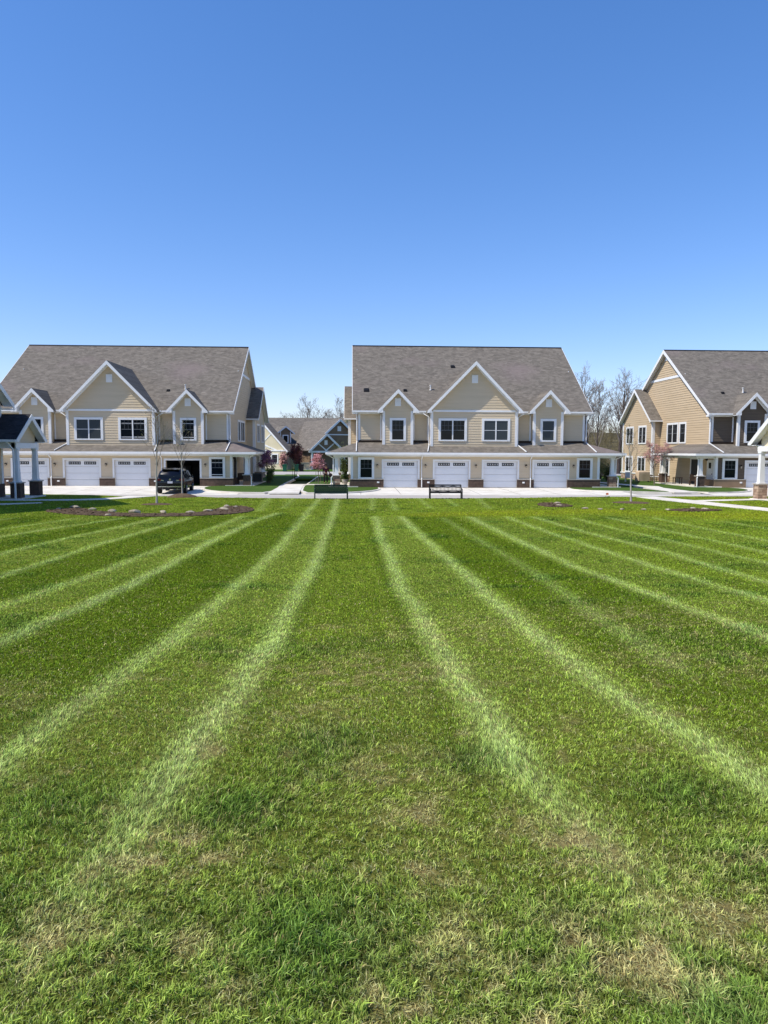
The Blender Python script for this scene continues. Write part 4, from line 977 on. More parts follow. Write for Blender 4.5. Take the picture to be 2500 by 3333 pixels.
    r = MB(); r.box(-11.6, -5.0, 2.9, 3.02, 2.72, 2.92); r.build('porch_trim', M['white'], root)
    w = MB(); w.add([(-11.2, 3.6, 0), (-5.3, 3.6, 0), (-5.3, 3.6, 2.8), (-11.2, 3.6, 2.8)], [(0, 1, 2, 3)]); w.build('porch_wall', M['cream'], root)
    for i, xx in enumerate((-10.2, -7.4)):
        w = MB(); w.box(xx, xx + 1.1, 3.5, 3.6, .8, 2.2); w.build('window', M['glass'], root)
    for x, y in ((-2.6, 2.5), (-3.6, 4.5), (-4.7, 6.6)):
        pass
    return root
rear_house()
def rear_gable():
    root = thing('timbered_house', 'cream sunlit house with white timber gable tucked behind the left townhouse', 'house', (-13.9, 112, 0), R(-32))
    w = MB(); w.add([(-5, 0, 0), (5, 0, 0), (5, 0, 2.9), (0, 0, 7.5), (-5, 0, 2.9)], [(0, 1, 2, 3, 4)]); w.add([(5, 0, 0), (5, 1, 0), (5, 1, 2.9), (5, 0, 2.9)], [(0, 1, 2, 3)]); w.build('wall', M['cream'], root)
    r = MB()
    for s in (-1, 1): r.slab([(0, -.5, 7.85), (s * 5.5, -.5, 2.75), (s * 5.5, 1.0, 2.75), (0, 1.0, 7.85)], .12)
    r.build('roof', M['roof2'], root)
    t = MB()
    for s in (-1, 1):
        t.prism([(0, -.54, 7.8), (s * 5.5, -.54, 2.7), (s * 5.5, -.54, 2.4), (0, -.54, 7.45)], (0, 0, 0), (0, .04, 0))
        t.prism([(s * .2, -.05, 4.1), (s * 1.9, -.05, 5.5), (s * 2.0, -.05, 5.35), (s * .3, -.05, 3.95)], (0, 0, 0), (0, .05, 0))
        t.prism([(s * .2, -.05, 3.95), (s * 3.0, -.05, 3.0), (s * 3.0, -.05, 2.8), (s * .1, -.05, 3.75)], (0, 0, 0), (0, .05, 0))
    t.box(-5, 5, -.07, 0, 2.75, 2.95); t.box(-.1, .1, -.06, 0, 4, 7.3)
    t.build('timber_trim', M['white'], root)
    window(root, (2.6, 0, 0), (1, 0, 0), (0, -1, 0), 1.4, 1.5, .9)
rear_gable()

# ------------------------------------------------------------------ trees
def limb(b, p, d, L, r, lvl, rg, cfg, ends, n=5):
    """recursive limb: bends, tapers, forks"""
    segs = cfg.get('segs', 4); pts = [p]; rad = [r]; q = p.copy(); dd = d.normalized()
    for i in range(segs):
        dd = (dd + Vector((rg.uniform(-1, 1), rg.uniform(-1, 1), rg.uniform(-.6, 1))) * cfg['wob'] + Vector((0, 0, cfg['up']))).normalized()
        q = q + dd * (L / segs); pts.append(q.copy()); rad.append(max(cfg['rmin'], r * (1 - .6 * (i + 1) / segs)))
    b.tube(pts, rad, max(3, n), cap=False)
    if lvl <= 0: ends.append((pts[-1], dd)); ends.append((pts[-2], dd)); return
    k = cfg['kids'] if lvl > 1 else cfg.get('kids1', cfg['kids'])
    for j in range(k):
        t = .3 + .7 * (j + rg.random()) / k; i = min(segs - 1, int(t * segs)); f = t * segs - i
        base = pts[i].lerp(pts[i + 1], min(1, f)); rr = rad[i] * .62
        ax = dd.orthogonal(); ax.rotate(Matrix.Rotation(rg.uniform(0, 6.28), 3, dd))
        nd_ = (pts[i + 1] - pts[i]).normalized() * (1 - cfg['spread']) + ax.normalized() * cfg['spread']
        limb(b, base, nd_, L * cfg['shrink'] * rg.uniform(.75, 1.15), max(cfg['rmin'], rr), lvl - 1, rg, cfg, ends, n - 1)
    ends.append((pts[-1], dd))
def tree(name, label, cat, loc, h, r, seed, cfg, bark, leafm=None, leaves=0, lsize=.05, group=None, first=.35, nb=8, lvl=3, spread_r=1.0, twig=None, stems=1, lean=0.0, stake=False):
    rg = random.Random(seed); root = thing(name, label, cat, loc, 0, group)
    tr = MB(); cr = MB(); ends = []
    for s in range(stems):
        off = Vector((rg.uniform(-.1, .1), rg.uniform(-.1, .1), 0)) * (0 if stems == 1 else 1)
        pts = []; rad = []; p = Vector((0, 0, -.05)) + off; d = Vector((rg.uniform(-1, 1) * lean, rg.uniform(-1, 1) * lean, 1)).normalized()
        K = 9
        for i in range(K):
            pts.append(p.copy()); rad.append(max(cfg['rmin'], r * (1.0 - .8 * i / K) * (1.35 if i == 0 else 1)))
            d = (d + Vector((rg.uniform(-1, 1), rg.uniform(-1, 1), .5)) * cfg['wob'] * .35).normalized(); p = p + d * (h * .92 / (K - 1))
        tr.tube(pts, rad, 8, cap=True)
        for j in range(nb):
            t = first + (1 - first) * (j + rg.random() * .8) / nb; i = min(K - 2, int(t * (K - 1))); f = t * (K - 1) - i
            base = pts[i].lerp(pts[i + 1], min(1, f)); a = j * 2.4 + rg.random()
            dirv = Vector((math.cos(a) * cfg['out'], math.sin(a) * cfg['out'], cfg['rise']))
            limb(cr, base, dirv, h * cfg['len'] * (1 - .55 * (t - first) / (1 - first + .01)) * rg.uniform(.8, 1.2), rad[i] * .5, lvl - 1, rg, cfg, ends)
    if stake:
        for sx in (-.22, .2): tr.tube([(sx, -.05, 0), (sx, -.05, h * .42)], .022, 5)
    tr.build('trunk', bark, root)
    cro = cr.build('crown', twig or bark, root)
    if leafm:
        lf = MB()
        for _ in range(leaves):
            p, d = ends[rg.randrange(len(ends))]; c = p + Vector((rg.gauss(0, 1), rg.gauss(0, 1), rg.gauss(0, 1))) * lsize * 1.7
            u = Vector((rg.gauss(0, 1), rg.gauss(0, 1), rg.gauss(0, 1))).normalized(); v = u.orthogonal().normalized(); s_ = lsize * rg.uniform(.6, 1.3)
            lf.add([c - u * s_, c + v * s_ * .6, c + u * s_, c - v * s_ * .6], [(0, 1, 2, 3)])
        lf.build('foliage' if 'blossom' not in leafm.name else 'blossom', leafm, root)
    return root
YOUNG = dict(wob=.10, up=.06, rmin=.005, kids=3, spread=.42, shrink=.55, out=.55, rise=1.0, len=.30, segs=4)
BIG = dict(wob=.13, up=.05, rmin=.013, kids=4, spread=.42, shrink=.58, out=.46, rise=1.0, len=.34, segs=4, kids1=4)
BLOSS = dict(wob=.16, up=.04, rmin=.006, kids=4, spread=.45, shrink=.6, out=.7, rise=1.0, len=.32, segs=3)
G = 'young bare trees on the lawn'
tree('young_tree', 'bare slender young tree with pale trunk nearest the curved mulch bed', 'tree', (-10.31, 38.56, zg(38.56) + .04), 4.95, .05, 5, YOUNG, M['barkp'], group=G, first=.42, nb=12, lvl=3, twig=M['bark'], leafm=M['budleaf'], leaves=120, lsize=.025)
tree('young_tree', 'bare young tree with bushier crown on a mulch mound by the SUV', 'tree', (-10.73, 46.2, .2), 4.3, .045, 8, YOUNG, M['barkp'], group=G, first=.40, nb=14, lvl=3, twig=M['bark'], leafm=M['budleaf'], leaves=200, lsize=.028)
tree('young_tree', 'bare young sapling with a pale trunk right of the middle townhouse', 'tree', (15.94, 40.51, zg(40.5) + .05), 4.2, .055, 12, YOUNG, M['barkp'], group=G, first=.40, nb=11, lvl=3, twig=M['bark'], leafm=M['budleaf'], leaves=160, lsize=.03)
G = 'small blossom trees between the houses'
tree('blossom_tree', 'small bright pink blossom tree beside the dark clad person', 'tree', (-3.0, 64.9, 0), 2.5, .045, 21, dict(BLOSS, len=.24, rise=.6), M['bark'], M['pink'], 2300, .05, G, first=.45, nb=10, lvl=3, stake=True)
tree('blossom_tree', 'taller dark maroon leaved tree left of the pink blossom tree', 'tree', (-5.8, 74.0, 0), 3.45, .05, 22, dict(BLOSS, len=.24, rise=.7), M['barkd'], M['maroon'], 2000, .065, G, first=.42, nb=11, lvl=3, stake=True)
tree('blossom_tree', 'purple flowering tree at the right corner of the left townhouse', 'tree', (-7.55, 65.4, 0), 2.75, .06, 23, dict(BLOSS, len=.27, rise=.6), M['barkd'], M['purple'], 3000, .055, G, first=.4, nb=11, lvl=3)
tree('blossom_tree', 'spreading dusky pink tree in front of the right townhouse side wall', 'tree', (27.4, 64.3, 0), 3.6, .06, 24, dict(BLOSS, len=.30, rise=.75), M['bark'], M['dpink'], 1500, .055, G, first=.35, nb=10, lvl=3, stems=1)
tree('blossom_tree', 'slim dusky pink tree on a pale stem close to the right porch', 'tree', (28.4, 64.2, 0), 3.75, .04, 27, dict(BLOSS, len=.22, rise=.8), M['barkp'], M['dpink'], 1000, .05, G, first=.5, nb=9, lvl=3)
# big bare trees behind
G = 'tall bare trees behind the houses'
for i, (x, y, h, r, sd, lab) in enumerate([(30.4, 92, 13.6, .24, 31, 'tall bare tree directly right of the middle townhouse roof'), (33.3, 97, 12.8, .16, 32, 'slimmer bare tree in the middle of the right hand group'), (35.9, 96, 13.9, .28, 33, 'tall wide bare tree nearest the right townhouse gable'),
        (32.0, 104, 12.6, .15, 36, 'thin bare tree set back behind the right hand group'), (38.2, 100, 12.2, .2, 37, 'bare tree half hidden behind the right townhouse wing')]):
    tree('bare_tree', lab, 'tree', (x, y, 0), h * .87, r, sd, BIG, M['barkd'], group=G, first=.30, nb=13, lvl=4, twig=M['twig'])
GN = dict(BIG, wob=.26, out=.9, rise=.75, len=.36)
for i, (x, y, h, r, sd, lab) in enumerate([(-10.9, 165, 15.0, .3, 41, 'largest gnarled bare tree above the rear house ridge'), (-6.7, 168, 12.9, .24, 42, 'rounded bare tree in the middle above the rear house ridge'), (-4.3, 172, 12.2, .22, 43, 'lower bare tree right of the rounded one above the rear ridge'),
        (-14.2, 170, 12.0, .22, 44, 'bare tree at the left end above the rear house ridge'), (-1.6, 165, 14.6, .2, 45, 'upright bare tree beside the left edge of the middle townhouse')]):
    tree('bare_tree', lab, 'tree', (x, y, 0), h * .9, r, sd, GN if i < 4 else BIG, M['bark'], group=G, first=.28, nb=13, lvl=4, twig=M['twig'])
# wooded hillside far right
def hill():
    xs = np.linspace(-160, 330, 60); ys = np.linspace(118, 330, 26); V = []
    for y in ys:
        for x in xs:
            t = min(1, max(0, (y - 122) / 50)); t = t * t * (3 - 2 * t)
            k = min(1, max(0, (x - 28) / 22)) * .95 + .05
            V.append((x, y, -.4 + t * (7.2 * k + 1.2 * float(vn[2](x, y, .02)) )))
    n = len(xs); F = [(j * n + i, j * n + i + 1, (j + 1) * n + i + 1, (j + 1) * n + i) for j in range(len(ys) - 1) for i in range(n - 1)]
    b = MB(); b.v = V; b.f = F; S(b.build('hill', M['wood'], smooth=True))
hill()
def wood():
    b = MB(); rg = random.Random(5)
    def hz(x, y):
        t = min(1, max(0, (y - 122) / 50)); t = t * t * (3 - 2 * t); k = min(1, max(0, (x - 28) / 22)) * .95 + .05
        return -.4 + t * (7.2 * k + 1.2 * float(vn[2](x, y, .02)))
    for _ in range(900):
        y = rg.uniform(112, 176); x = y * rg.uniform(.30, .46) if rg.random() < .75 else rg.uniform(30, 120)
        z = hz(x, y); h = rg.uniform(1.0, 3.2); lean = Vector((rg.uniform(-.15, .15), 0, 1))
        p = Vector((x, y, z)); b.tube([p, p + lean * h * .5, p + lean * h + Vector((rg.uniform(-.3, .3), 0, 0))], [.06, .045, .015], 3, cap=False)
        for k in range(26):
            q = p + lean * h * rg.uniform(.25, 1.05) + Vector((rg.gauss(0, .5), rg.gauss(0, .5), rg.gauss(0, .25)))
            s = rg.uniform(.06, .2); u = Vector((rg.gauss(0, 1), rg.gauss(0, 1), rg.gauss(0, 1))).normalized(); v = u.orthogonal() * .5
            b.add([q - u * s, q + v * s, q + u * s], [(0, 1, 2)])
    tag(b.build('woodland', M['wood']), 'brown green wooded hillside beyond the gap between the middle and right townhouses', 'woods', kind='stuff')
wood()
def shrub(name, label, loc, w, h, m, n=700, ls=.05, seed=1, group=None):
    rg = random.Random(seed); root = thing(name, label, 'shrub', loc, 0, group); st = MB(); lf = MB()
    for _ in range(16):
        a = rg.uniform(0, 6.28); rr = rg.uniform(.2, 1) * w / 2; top = Vector((math.cos(a) * rr, math.sin(a) * rr, h * rg.uniform(.6, 1)))
        st.tube([(0, 0, 0), top * .5 + Vector((0, 0, .05)), top], [.014, .01, .004], 4, cap=False)
        for _ in range(n // 16):
            t = rg.uniform(.25, 1.05); c = top * t + Vector((rg.gauss(0, 1), rg.gauss(0, 1), rg.gauss(0, 1))) * w * .1
            c.z = max(.03, c.z); u = Vector((rg.gauss(0, 1), rg.gauss(0, 1), rg.gauss(0, 1))).normalized(); v = u.orthogonal().normalized() * .6; s = ls * rg.uniform(.6, 1.3)
            lf.add([c - u * s, c + v * s, c + u * s, c - v * s], [(0, 1, 2, 3)])
    st.build('stem', M['barkd'], root); lf.build('foliage', m, root); return root
shrub('shrub', 'upright dark green shrub under the purple flowering tree', (-7.3, 64.6, 0), 1.0, 1.5, M['leaf'], 1500, .06, 3)
shrub('shrub', 'leafy green shrub behind the covered grill by the right house', (25.9, 72.5, 0), 1.5, 1.6, M['leaf'], 1600, .08, 4)
shrub('shrub', 'tall loose new leaf shrub between middle porch and right house', (24.6, 70.5, 0), 1.6, 3.4, M['budleaf'], 900, .06, 6)
shrub('shrub', 'pale flowering shrub at the rear house corner by the bins', (-10.2, 108.5, 0), 2.0, 2.6, M['dpink'], 1200, .12, 7)
shrub('shrub', 'dark maroon shrub against the rear house porch', (-8.2, 109.5, 0), 2.2, 3.2, M['maroon'], 1200, .12, 8)
shrub('shrub', 'young leafed bush right of the pink tree in front of the rear garage', (-1.6, 100, 0), 2.6, 4.2, M['budleaf'], 500, .07, 9)
shrub('shrub', 'dark evergreen shrub seen through the middle porch', (-.6, 76, 0), 1.3, 2.2, M['leaf'], 1500, .08, 10)
shrub('shrub', 'low evergreen bush under the middle porch planter', (-.7, 63.4, 0), .8, .8, M['leaf'], 700, .05, 11)

# ------------------------------------------------------------------ benches
def bench(label, loc, rz, kind, w=1.98):
    root = thing('park_bench', label, 'bench', loc, rz, 'metal benches along the lawn edge')
    m = M['green'] if kind == 'green' else M['black']
    a = w / 2
    for s in (-1, 1):
        l = MB(); l.tube([(s * a, -.02, 0), (s * a, .02, .42), (s * a, .14, .86)], .036, 6); l.build('leg', m, root)
        l = MB(); l.tube([(s * a, -.48, 0), (s * a, -.46, .42), (s * a, -.44, .62), (s * a, -.1, .64), (s * a, .06, .60)], .032, 6); l.build('leg', m, root)
    st = MB()
    for k in range(9): st.box(-a, a, -.47 + k * .052, -.47 + k * .052 + .036, .40, .418)
    st.box(-a, a, -.5, -.47, .37, .42)
    st.build('seat', m, root)
    b = MB()
    def yb(z): return .02 + (z - .42) * .27
    def rail(z, h, wave=0):
        n = 24; v = []
        for i in range(n + 1):
            x = -a + 2 * a * i / n; dz = wave * math.sin(i / n * math.pi * 6)
            for q in (z + dz, z + h + dz): v += [(x, yb(z), q), (x, yb(z) + .03, q)]
        f = []
        for i in range(n):
            p = i * 4; f += [(p, p + 4, p + 6, p + 2), (p + 1, p + 3, p + 7, p + 5), (p + 2, p + 6, p + 7, p + 3), (p, p + 1, p + 5, p + 4)]
        b.add(v, f)
    rail(.80, .085); rail(.40, .07)
    if kind == 'green':
        for i in range(46):
            x = -a + .02 + (2 * a - .04) * i / 45; b.box(x - .017, x + .017, .06, .085, .44, .84)
        for z in (.5, .58, .66, .74): b.box(-a, a, yb(z), yb(z) + .02, z, z + .03)
    else:
        rail(.715, .06, .02); rail(.485, .04, .014)
        for i in range(22):
            x = -a + .1 + (2 * a - .2) * i / 21; b.box(x - .014, x + .014, .07, .09, .50, .75)
        for i in range(4):
            x = -a + .28 + i * .47; b.box(x, x + .13, .065, .085, .72, .76)
    b.build('backrest', m, root)
    return root
bench('dark green bench with a solid looking perforated back left of centre', (-1.28, 44.25, zg(44.3)), R(4), 'green')
bench('black bench with wavy rails and vertical slats seen through its back', (5.82, 44.75, zg(44.8)), R(0), 'black')

# ------------------------------------------------------------------ SUV
def suv():
    root = thing('parked_suv', 'shiny black SUV seen from behind in front of the open garage', 'car', (-12.62, 50.75, -.10), R(4))
    stn = [(0.0, .42, .80, .94, .92, .80), (.04, .34, .98, .95, 1.05, .84), (.16, .32, 1.06, .96, 1.24, .80), (.42, .32, 1.08, .96, 1.66, .68), (.9, .30, 1.08, .97, 1.73, .70), (2.4, .30, 1.05, .97, 1.72, .70), (3.0, .30, 1.04, .97, 1.66, .68), (3.75, .30, 1.02, .96, 1.16, .80), (4.5, .32, .96, .95, 1.02, .80), (4.85, .36, .80, .90, .86, .74), (4.95, .42, .70, .84, .74, .66)]
    b = MB(); k = 0
    for y, zl, zb, xb, zr, xr in stn:
        half = [(0, zl), (xb * .86, zl), (xb * .985, zl + .12), (xb, (zl + zb) / 2 + .1), (xb * .975, zb), (xr + (xb - xr) * .12, zb + (zr - zb) * .85), (xr * .88, zr + .03), (0, zr + .05)]
        b.v += [(x, y, z) for x, z in half] + [(-x, y, z) for x, z in half[1:-1]][::-1]; k += 1
    n = 14
    for i in range(k - 1):
        for j in range(n): b.f.append((i * n + j, i * n + (j + 1) % n, (i + 1) * n + (j + 1) % n, (i + 1) * n + j))
    b.f.append(tuple(range(n))[::-1]); b.f.append(tuple((k - 1) * n + j for j in range(n)))
    body = b.build('body', M['carpaint'], root); 
    try: body.data.shade_smooth()
    except Exception: pass
    md = body.modifiers.new('es', 'EDGE_SPLIT'); md.split_angle = R(38)
    w = MB(); w.add([(-.80, .055, 1.14), (.80, .055, 1.14), (.62, .385, 1.60), (-.62, .385, 1.60)], [(0, 1, 2, 3)]); w.build('rear_window', M['glass'], root)
    for s in (-1, 1):
        for (y0, y1, y2, y3) in ((.5, 1.25, 1.2, .62), (1.35, 2.25, 2.2, 1.3), (2.35, 3.5, 2.95, 2.3)):
            w = MB(); w.add([(s * .965, y0, 1.10), (s * .965, y1, 1.08), (s * .775, y2, 1.6), (s * .775, y3, 1.6)], [(0, 1, 2, 3)]); w.build('side_window', M['glass'], root)
        for y in (.95, 3.88):
            t = MB(); t.tube([(s * .76, y, .36), (s * .985, y, .36)], .36, 20); to = t.build('wheel', M['tyre'], root)
            q = MB(); q.tube([(s * .97, y, .36), (s * .995, y, .36)], .235, 14)
            for a in range(5):
                an = a * 1.2566; q.tube([(s * .99, y, .36), (s * 1.0, y + .22 * math.cos(an), .36 + .22 * math.sin(an))], .03, 4)
            q.build('rim', M['rim'], to)
        l = MB(); l.box(s * .62, s * .93, -.02, .1, .92, 1.08); l.build('tail_light', M['redlight'], root)
        l = MB(); l.box(s * .42, s * .62, -.02, .03, .93, 1.0); l.build('reflector', M['chrome'], root)
        m = MB(); m.box(s * .96, s * 1.12, 2.95, 3.1, 1.08, 1.24); m.build('mirror', M['carpaint'], root)
        m = MB(); m.tube([(s * .64, .6, 1.76), (s * .64, .8, 1.80), (s * .64, 2.6, 1.80), (s * .64, 2.85, 1.74)], .018, 6); m.build('roof_rail', M['black'], root)
        m = MB(); m.tube([(s * .5, -.04, .34), (s * .5, .15, .34)], .045, 8); m.build('exhaust', M['chrome'], root)
    m = MB(); m.box(-.82, .82, -.035, .02, .50, .56); m.build('bumper_strip', M['chrome'], root)
    m = MB(); m.box(-.9, .9, -.03, .15, .36, .66); m.build('bumper', M['carpaint'], root)
    m = MB(); m.box(-.17, .17, -.025, .02, .76, .90); m.build('number_plate', M['plate'], root)
    m = MB(); m.tube([(0, -.012, 1.02), (0, .06, 1.02)], .07, 14); m.build('badge', M['chrome'], root)
    m = MB(); m.box(-.6, .6, .28, .46, 1.68, 1.715); m.build('spoiler', M['carpaint'], root)
    m = MB(); m.tube([(-.78, .10, 1.14), (.78, .10, 1.14)], .012, 6); m.tube([(-.02, .07, 1.14), (.25, .12, 1.22)], .01, 4); m.build('wiper', M['chrome'], root)
suv()

# ------------------------------------------------------------------ person
def skin_obj(name, verts, edges, radii, m, parent, sub=1):
    me = bpy.data.meshes.new(name); me.from_pydata(verts, edges, []); o = bpy.data.objects.new(name, me); COL.objects.link(o); o.parent = parent
    me.materials.append(m)
    md = o.modifiers.new('skin', 'SKIN'); me.skin_vertices.new(name='') if not me.skin_vertices else None
    for v, r in zip(me.skin_vertices[0].data, radii): v.radius = (r, r) if not hasattr(r, '__len__') else r
    me.skin_vertices[0].data[0].use_root = True
    o.modifiers.new('sub', 'SUBSURF').levels = sub; o.modifiers['sub'].render_levels = sub
    for p in me.polygons: p.use_smooth = True
    md.use_smooth_shade = True
    return o
def person():
    root = thing('person', 'person in maroon jacket and black trousers standing by the pink tree', 'person', (-2.32, 64.7, .02), R(25))
    # body: pelvis root, spine, neck, head, arms, hands with fingers
    v = [(0, 0, .92), (0, 0, 1.15), (0, .0, 1.36), (0, -.01, 1.46), (0, -.01, 1.53), (0, .01, 1.62), (0, .0, 1.69)]
    r = [.12, .11, .13, .055, .075, .085, .06]; e = [(i, i + 1) for i in range(6)]
    for s, hand in ((-1, (-.25, .02, .78)), (1, (.34, -.12, .86))):
        b = len(v); sh = (s * .18, 0, 1.36); el = (s * .25, .02, 1.10) if s < 0 else (s * .27, .02, 1.10)
        v += [sh, el, hand]; r += [.055, .042, .028]; e += [(2, b), (b, b + 1), (b + 1, b + 2)]
        hx, hy, hz = hand
        for k in range(4):
            q = len(v); v += [(hx + (k - 1.5) * .018, hy - .01, hz - .08), (hx + (k - 1.5) * .019, hy - .03, hz - (.13, .145, .14, .12)[k])]; r += [.010, .008]; e += [(b + 2, q), (q, q + 1)]
        q = len(v); v += [(hx - s * .035, hy - .02, hz - .04), (hx - s * .045, hy - .035, hz - .08)]; r += [.011, .009]; e += [(b + 2, q), (q, q + 1)]
    for s in (-1, 1):
        b = len(v); v += [(s * .10, 0, .84), (s * .11, -.02 if s > 0 else .03, .48), (s * .12, .0 if s > 0 else .08, .08), (s * .13, -.13 if s > 0 else -.05, .035)]; r += [.085, .06, .042, .035]; e += [(0, b), (b, b + 1), (b + 1, b + 2), (b + 2, b + 3)]
    skin_obj('body', v, e, r, M['skin'], root)
    jv = [(0, 0, .90), (0, 0, 1.12), (0, 0, 1.34), (0, 0, 1.44), (-.19, 0, 1.36), (-.26, .02, 1.10), (-.255, .02, .85), (.19, 0, 1.36), (.275, .02, 1.10), (.33, -.09, .92)]
    skin_obj('jacket', jv, [(0, 1), (1, 2), (2, 3), (2, 4), (4, 5), (5, 6), (2, 7), (7, 8), (8, 9)], [(.17, .14), (.15, .13), (.165, .13), .075, .075, .06, .05, .075, .06, .05], M['clothr'], root)
    tv = [(0, 0, .93), (-.10, 0, .82), (-.11, .03, .48), (-.12, .08, .1), (.10, 0, .82), (.11, -.02, .48), (.12, 0, .1)]
    skin_obj('trousers', tv, [(0, 1), (1, 2), (2, 3), (0, 4), (4, 5), (5, 6)], [(.15, .13), .10, .08, .07, .10, .08, .07], M['cloth'], root)
    for s in (-1, 1):
        yy = .08 if s < 0 else 0; b = MB(); b.box(s * .12 - .045, s * .12 + .045, yy - .17, yy + .06, -.02, .07); b.build('shoe', M['black'], root)
    h = MB(); h.lathe((0, .025, 1.50), [(.03, .0), (.10, .03), (.112, .12), (.095, .2), (.03, .245)], 14); h.build('hair', M['hair'], root, smooth=True)
    fc = MB()
    for s in (-1, 1): fc.box(s * .03 - .012, s * .03 + .012, -.092, -.08, 1.615, 1.63)
    fc.box(-.022, .022, -.09, -.08, 1.56, 1.57); fc.build('face', M['hair'], root)
    nz = MB(); nz.add([(-.014, -.085, 1.585), (.014, -.085, 1.585), (0, -.085, 1.625), (0, -.115, 1.59)], [(0, 1, 3), (1, 2, 3), (2, 0, 3)]); nz.build('nose', M['skin'], root)
    hat = MB(); hat.lathe((0, 0, 0), [(.19, 0), (.19, .012), (.1, .02), (.095, .1), (.04, .12)], 18)
    o = hat.build('hat', M['cloth'], None, smooth=False, loc=(-1.93, 64.70, .76)); o.rotation_euler = (R(75), 0, R(20)); tag(o, 'dark round hat held in the right hand of the person', 'hat')
person()

# ------------------------------------------------------------------ bins, utility box, porch things
def bin_(label, loc, m, rz=0):
    root = thing('wheelie_bin', label, 'bin', loc, rz, 'wheeled bins by the rear road')
    b = MB(); b.add([(x * r, y * r, z) for r, z in ((.24, .08), (.30, .95)) for x, y in ((-1, -1), (1, -1), (1, 1), (-1, 1))], [(0, 3, 2, 1), (4, 5, 6, 7), (0, 1, 5, 4), (1, 2, 6, 5), (2, 3, 7, 6), (3, 0, 4, 7)]); b.build('body', m, root)
    b = MB(); b.box(-.33, .33, -.34, .33, .95, 1.02); b.tube([(-.3, .36, .93), (.3, .36, .93)], .02, 6); b.build('lid', m, root)
    for s in (-1, 1): b = MB(); b.tube([(s * .2, .25, .09), (s * .27, .25, .09)], .09, 12); b.build('wheel', M['tyre'], root)
bin_('green wheeled bin standing alone left of the maroon tree', (-9.35, 101.2, -.05), M['binG'])
bin_('green wheeled bin paired with the black one right of the maroon tree', (-7.75, 101.4, -.05), M['binG'], R(8))
bin_('black wheeled bin right beside the green one', (-7.05, 101.5, -.05), M['black'], R(-5))
def box_thing(name, label, cat, loc, parts, rz=0, group=None):
    root = thing(name, label, cat, loc, rz, group)
    for pn, m, bxs in parts:
        b = MB()
        for q in bxs: b.box(*q)
        b.build(pn, M[m] if isinstance(m, str) else m, root)
    return root
box_thing('utility_box', 'tan electrical cabinet on the grass before the rear house', 'utility box', (-6.9, 109.5, 0), [('cabinet', 'beige', [(-.7, .7, -.4, .4, .08, 1.0)]), ('lid', 'cap', [(-.75, .75, -.45, .45, 1.0, 1.06)]), ('pad', 'concrete', [(-.85, .85, -.55, .55, 0, .08)])])
box_thing('air_conditioner', 'grey air conditioning unit beside the right wall of the left townhouse', 'air conditioner', (-8.55, 66.2, .01), [('housing', 'acgrey', [(-.4, .4, -.4, .4, .08, .85)]), ('grille', 'black', [(-.36, .36, -.415, -.4, .08 + k * .08, .12 + k * .08) for k in range(1, 9)]), ('pad', 'concrete', [(-.5, .5, -.5, .5, 0, .08)])])
def chair(label, loc, rz, m='wicker'):
    return box_thing('patio_chair', label, 'chair', loc, [('seat', m, [(-.28, .28, -.28, .28, .38, .45)]), ('backrest', m, [(-.28, .28, .24, .31, .45, .95)]), ('armrest', m, [(-.32, -.27, -.28, .28, .6, .65)]), ('armrest', m, [(.27, .32, -.28, .28, .6, .65)])] + [('leg', m, [(a - .03, a + .03, c - .03, c + .03, 0, .62 if c < 0 else .4)]) for a in (-.28, .28) for c in (-.26, .26)], rz)
chair('dark wicker armchair on the right porch of the left townhouse', (-9.35, 61.8, .07), R(20))
chair('dark armchair in the shade beside the left edge house', (-20.5, 41.2, 0), R(60))
chair('dark chair on the porch of the right townhouse', (29.6, 61.4, .09), R(-20))
chair('white patio chair left of the beige grill cover', (27.3, 70.2, .0), R(150), 'white')
gr = thing('covered_grill', 'barbecue grill under a beige fabric cover by the golden side wall', 'grill', (28.3, 69.2, 0), R(10))
b = MB(); b.add([(x * a, y * c, z) for a, c, z in ((.62, .34, .12), (.60, .33, .75), (.58, .32, .98), (.45, .2, 1.12)) for x, y in ((-1, -1), (-.3, -1.06), (.4, -1), (1, -1), (1, 1), (-1, 1))], [(k * 6 + j, k * 6 + (j + 1) % 6, (k + 1) * 6 + (j + 1) % 6, (k + 1) * 6 + j) for k in range(3) for j in range(6)] + [(18, 19, 20, 21, 22, 23)]); b.build('cover', M['beige'], gr)
for s in (-1, 1): b = MB(); b.tube([(s * .5, -.2, .08), (s * .55, -.2, .08)], .08, 12); b.build('wheel', M['tyre'], gr)
box_thing('patio_table', 'low white topped patio table against the wing of the right townhouse', 'table', (29.55, 69.6, 0), [('tabletop', 'white', [(-.5, .5, -.35, .35, .5, .54)])] + [('leg', 'black', [(a - .02, a + .02, c - .02, c + .02, 0, .5)]) for a in (-.45, .45) for c in (-.3, .3)])
box_thing('side_table', 'small dark side table on the porch of the right townhouse', 'table', (29.2, 63.6, .09), [('tabletop', 'wicker', [(-.35, .35, -.25, .25, .55, .6)])] + [('leg', 'wicker', [(a - .03, a + .03, c - .03, c + .03, 0, .55)]) for a in (-.3, .3) for c in (-.2, .2)])
pl = thing('planter', 'stone urn planter with greenery beside the left column of the middle porch', 'planter', (-.55, 59.9, .09)); b = MB(); b.lathe((0, 0, 0), [(.16, 0), (.12, .1), (.26, .35), (.3, .5), (.24, .5)], 14); b.build('pot', M['cap'], pl)
lf = MB(); rg = random.Random(3)
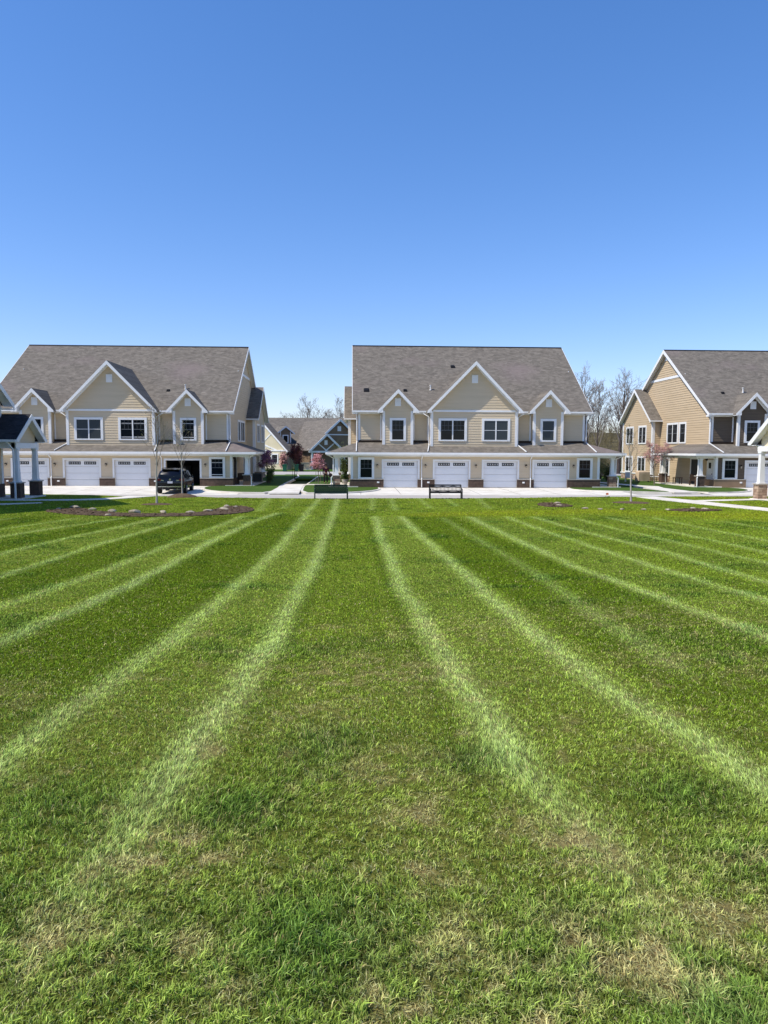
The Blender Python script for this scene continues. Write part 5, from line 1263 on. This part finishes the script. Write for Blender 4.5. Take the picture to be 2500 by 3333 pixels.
for _ in range(260):
    c = Vector((rg.gauss(0, .16), rg.gauss(0, .16), .55 + abs(rg.gauss(0, .16)))); u = Vector((rg.gauss(0, 1), rg.gauss(0, 1), rg.gauss(0, 1))).normalized(); v = u.orthogonal() * .5; lf.add([c - u * .06, c + v * .06, c + u * .06, c - v * .06], [(0, 1, 2, 3)])
lf.build('foliage', M['leaf'], pl)
hb = thing('hanging_lamp', 'dark round porch lantern hanging under the left corner of the middle porch', 'lamp', (-.45, 58.9, 2.6)); b = MB(); b.tube([(0, 0, 0), (0, 0, -.12)], .01, 5); b.build('rod', M['bronze'], hb); b = MB(); b.lathe((0, 0, -.36), [(.05, 0), (.11, .06), (.12, .16), (.06, .24)], 12); b.build('shade', M['bronze'], hb)
hb2 = dup(hb, (29.85, 59.7, 2.6)); hb2['label'] = 'dark round porch lantern hanging under the porch corner of the right townhouse'
hb3 = dup(hb, (-9.75, 60.6, 2.58)); hb3['label'] = 'dark round porch lantern hanging under the right porch of the left townhouse'
for q in (hb, hb2, hb3): q['group'] = 'porch lanterns'
fl = thing('marker_flag', 'small orange marker flag standing at the right edge of the lawn', 'marker flag', (16.3, 45.6, 0)); b = MB(); b.tube([(0, 0, 0), (0, 0, .35)], .008, 4); b.build('stake', M['rim'], fl); b = MB(); b.box(0, .16, -.004, .004, .22, .35); b.build('flag', M['orange'], fl)

# ------------------------------------------------------------------ sky, sun, camera
wd = bpy.data.worlds.new('World'); scn.world = wd; wd.use_nodes = True; nt = wd.node_tree
bg = nt.nodes['Background']; sky = nt.nodes.new('ShaderNodeTexSky'); sky.sky_type = 'NISHITA'; sky.sun_disc = False
sd = Vector((-2.85, -1.0, 3.85)).normalized()
sky.sun_elevation = math.asin(sd.z); sky.sun_rotation = math.atan2(sd.x, sd.y) % (2 * math.pi)
sky.altitude = 200; sky.air_density = 1.0; sky.dust_density = 0.35; sky.ozone_density = 2.2
hs = nt.nodes.new('ShaderNodeHueSaturation'); hs.inputs['Saturation'].default_value = 1.29; hs.inputs['Value'].default_value = 1.25
nt.links.new(sky.outputs[0], hs.inputs['Color']); tint = nt.nodes.new('ShaderNodeMix'); tint.data_type = 'RGBA'; tint.blend_type = 'MULTIPLY'; tint.inputs[0].default_value = 1.0; tint.inputs[7].default_value = (1.10, 1.09, 1.36, 1)
gm = nt.nodes.new('ShaderNodeGamma'); gm.inputs[1].default_value = .85; nt.links.new(hs.outputs[0], gm.inputs[0]); nt.links.new(gm.outputs[0], tint.inputs[6]); nt.links.new(tint.outputs[2], bg.inputs[0]); bg.inputs[1].default_value = 0.15
sl = bpy.data.lights.new('Sun', 'SUN'); sl.energy = 5.0; sl.angle = R(.53); sl.color = (1.0, .94, .83)
so = bpy.data.objects.new('Sun', sl); COL.objects.link(so); so.rotation_euler = sd.to_track_quat('Z', 'Y').to_euler(); so.location = (-30, -10, 40)
cam = bpy.data.cameras.new('Camera'); co = bpy.data.objects.new('Camera', cam); COL.objects.link(co)
f, yaw, hy, roll = 2350.0, .0446, 1463.7, -.0041
cam.sensor_fit = 'VERTICAL'; cam.sensor_height = 24; cam.lens = f / 3333 * 24; cam.clip_start = .05; cam.clip_end = 9000
pit = math.atan((3333 / 2 - hy) / f)
co.location = (0, 0, 3.05)
co.rotation_euler = (Matrix.Rotation(-yaw, 3, 'Z') @ Matrix.Rotation(math.pi / 2 - pit, 3, 'X') @ Matrix.Rotation(-roll, 3, 'Z')).to_euler()
scn.camera = co
scn.view_settings.view_transform = 'Standard'; scn.view_settings.look = 'None'; scn.view_settings.exposure = 0
scn.cycles.max_bounces = 6; scn.cycles.transparent_max_bounces = 6
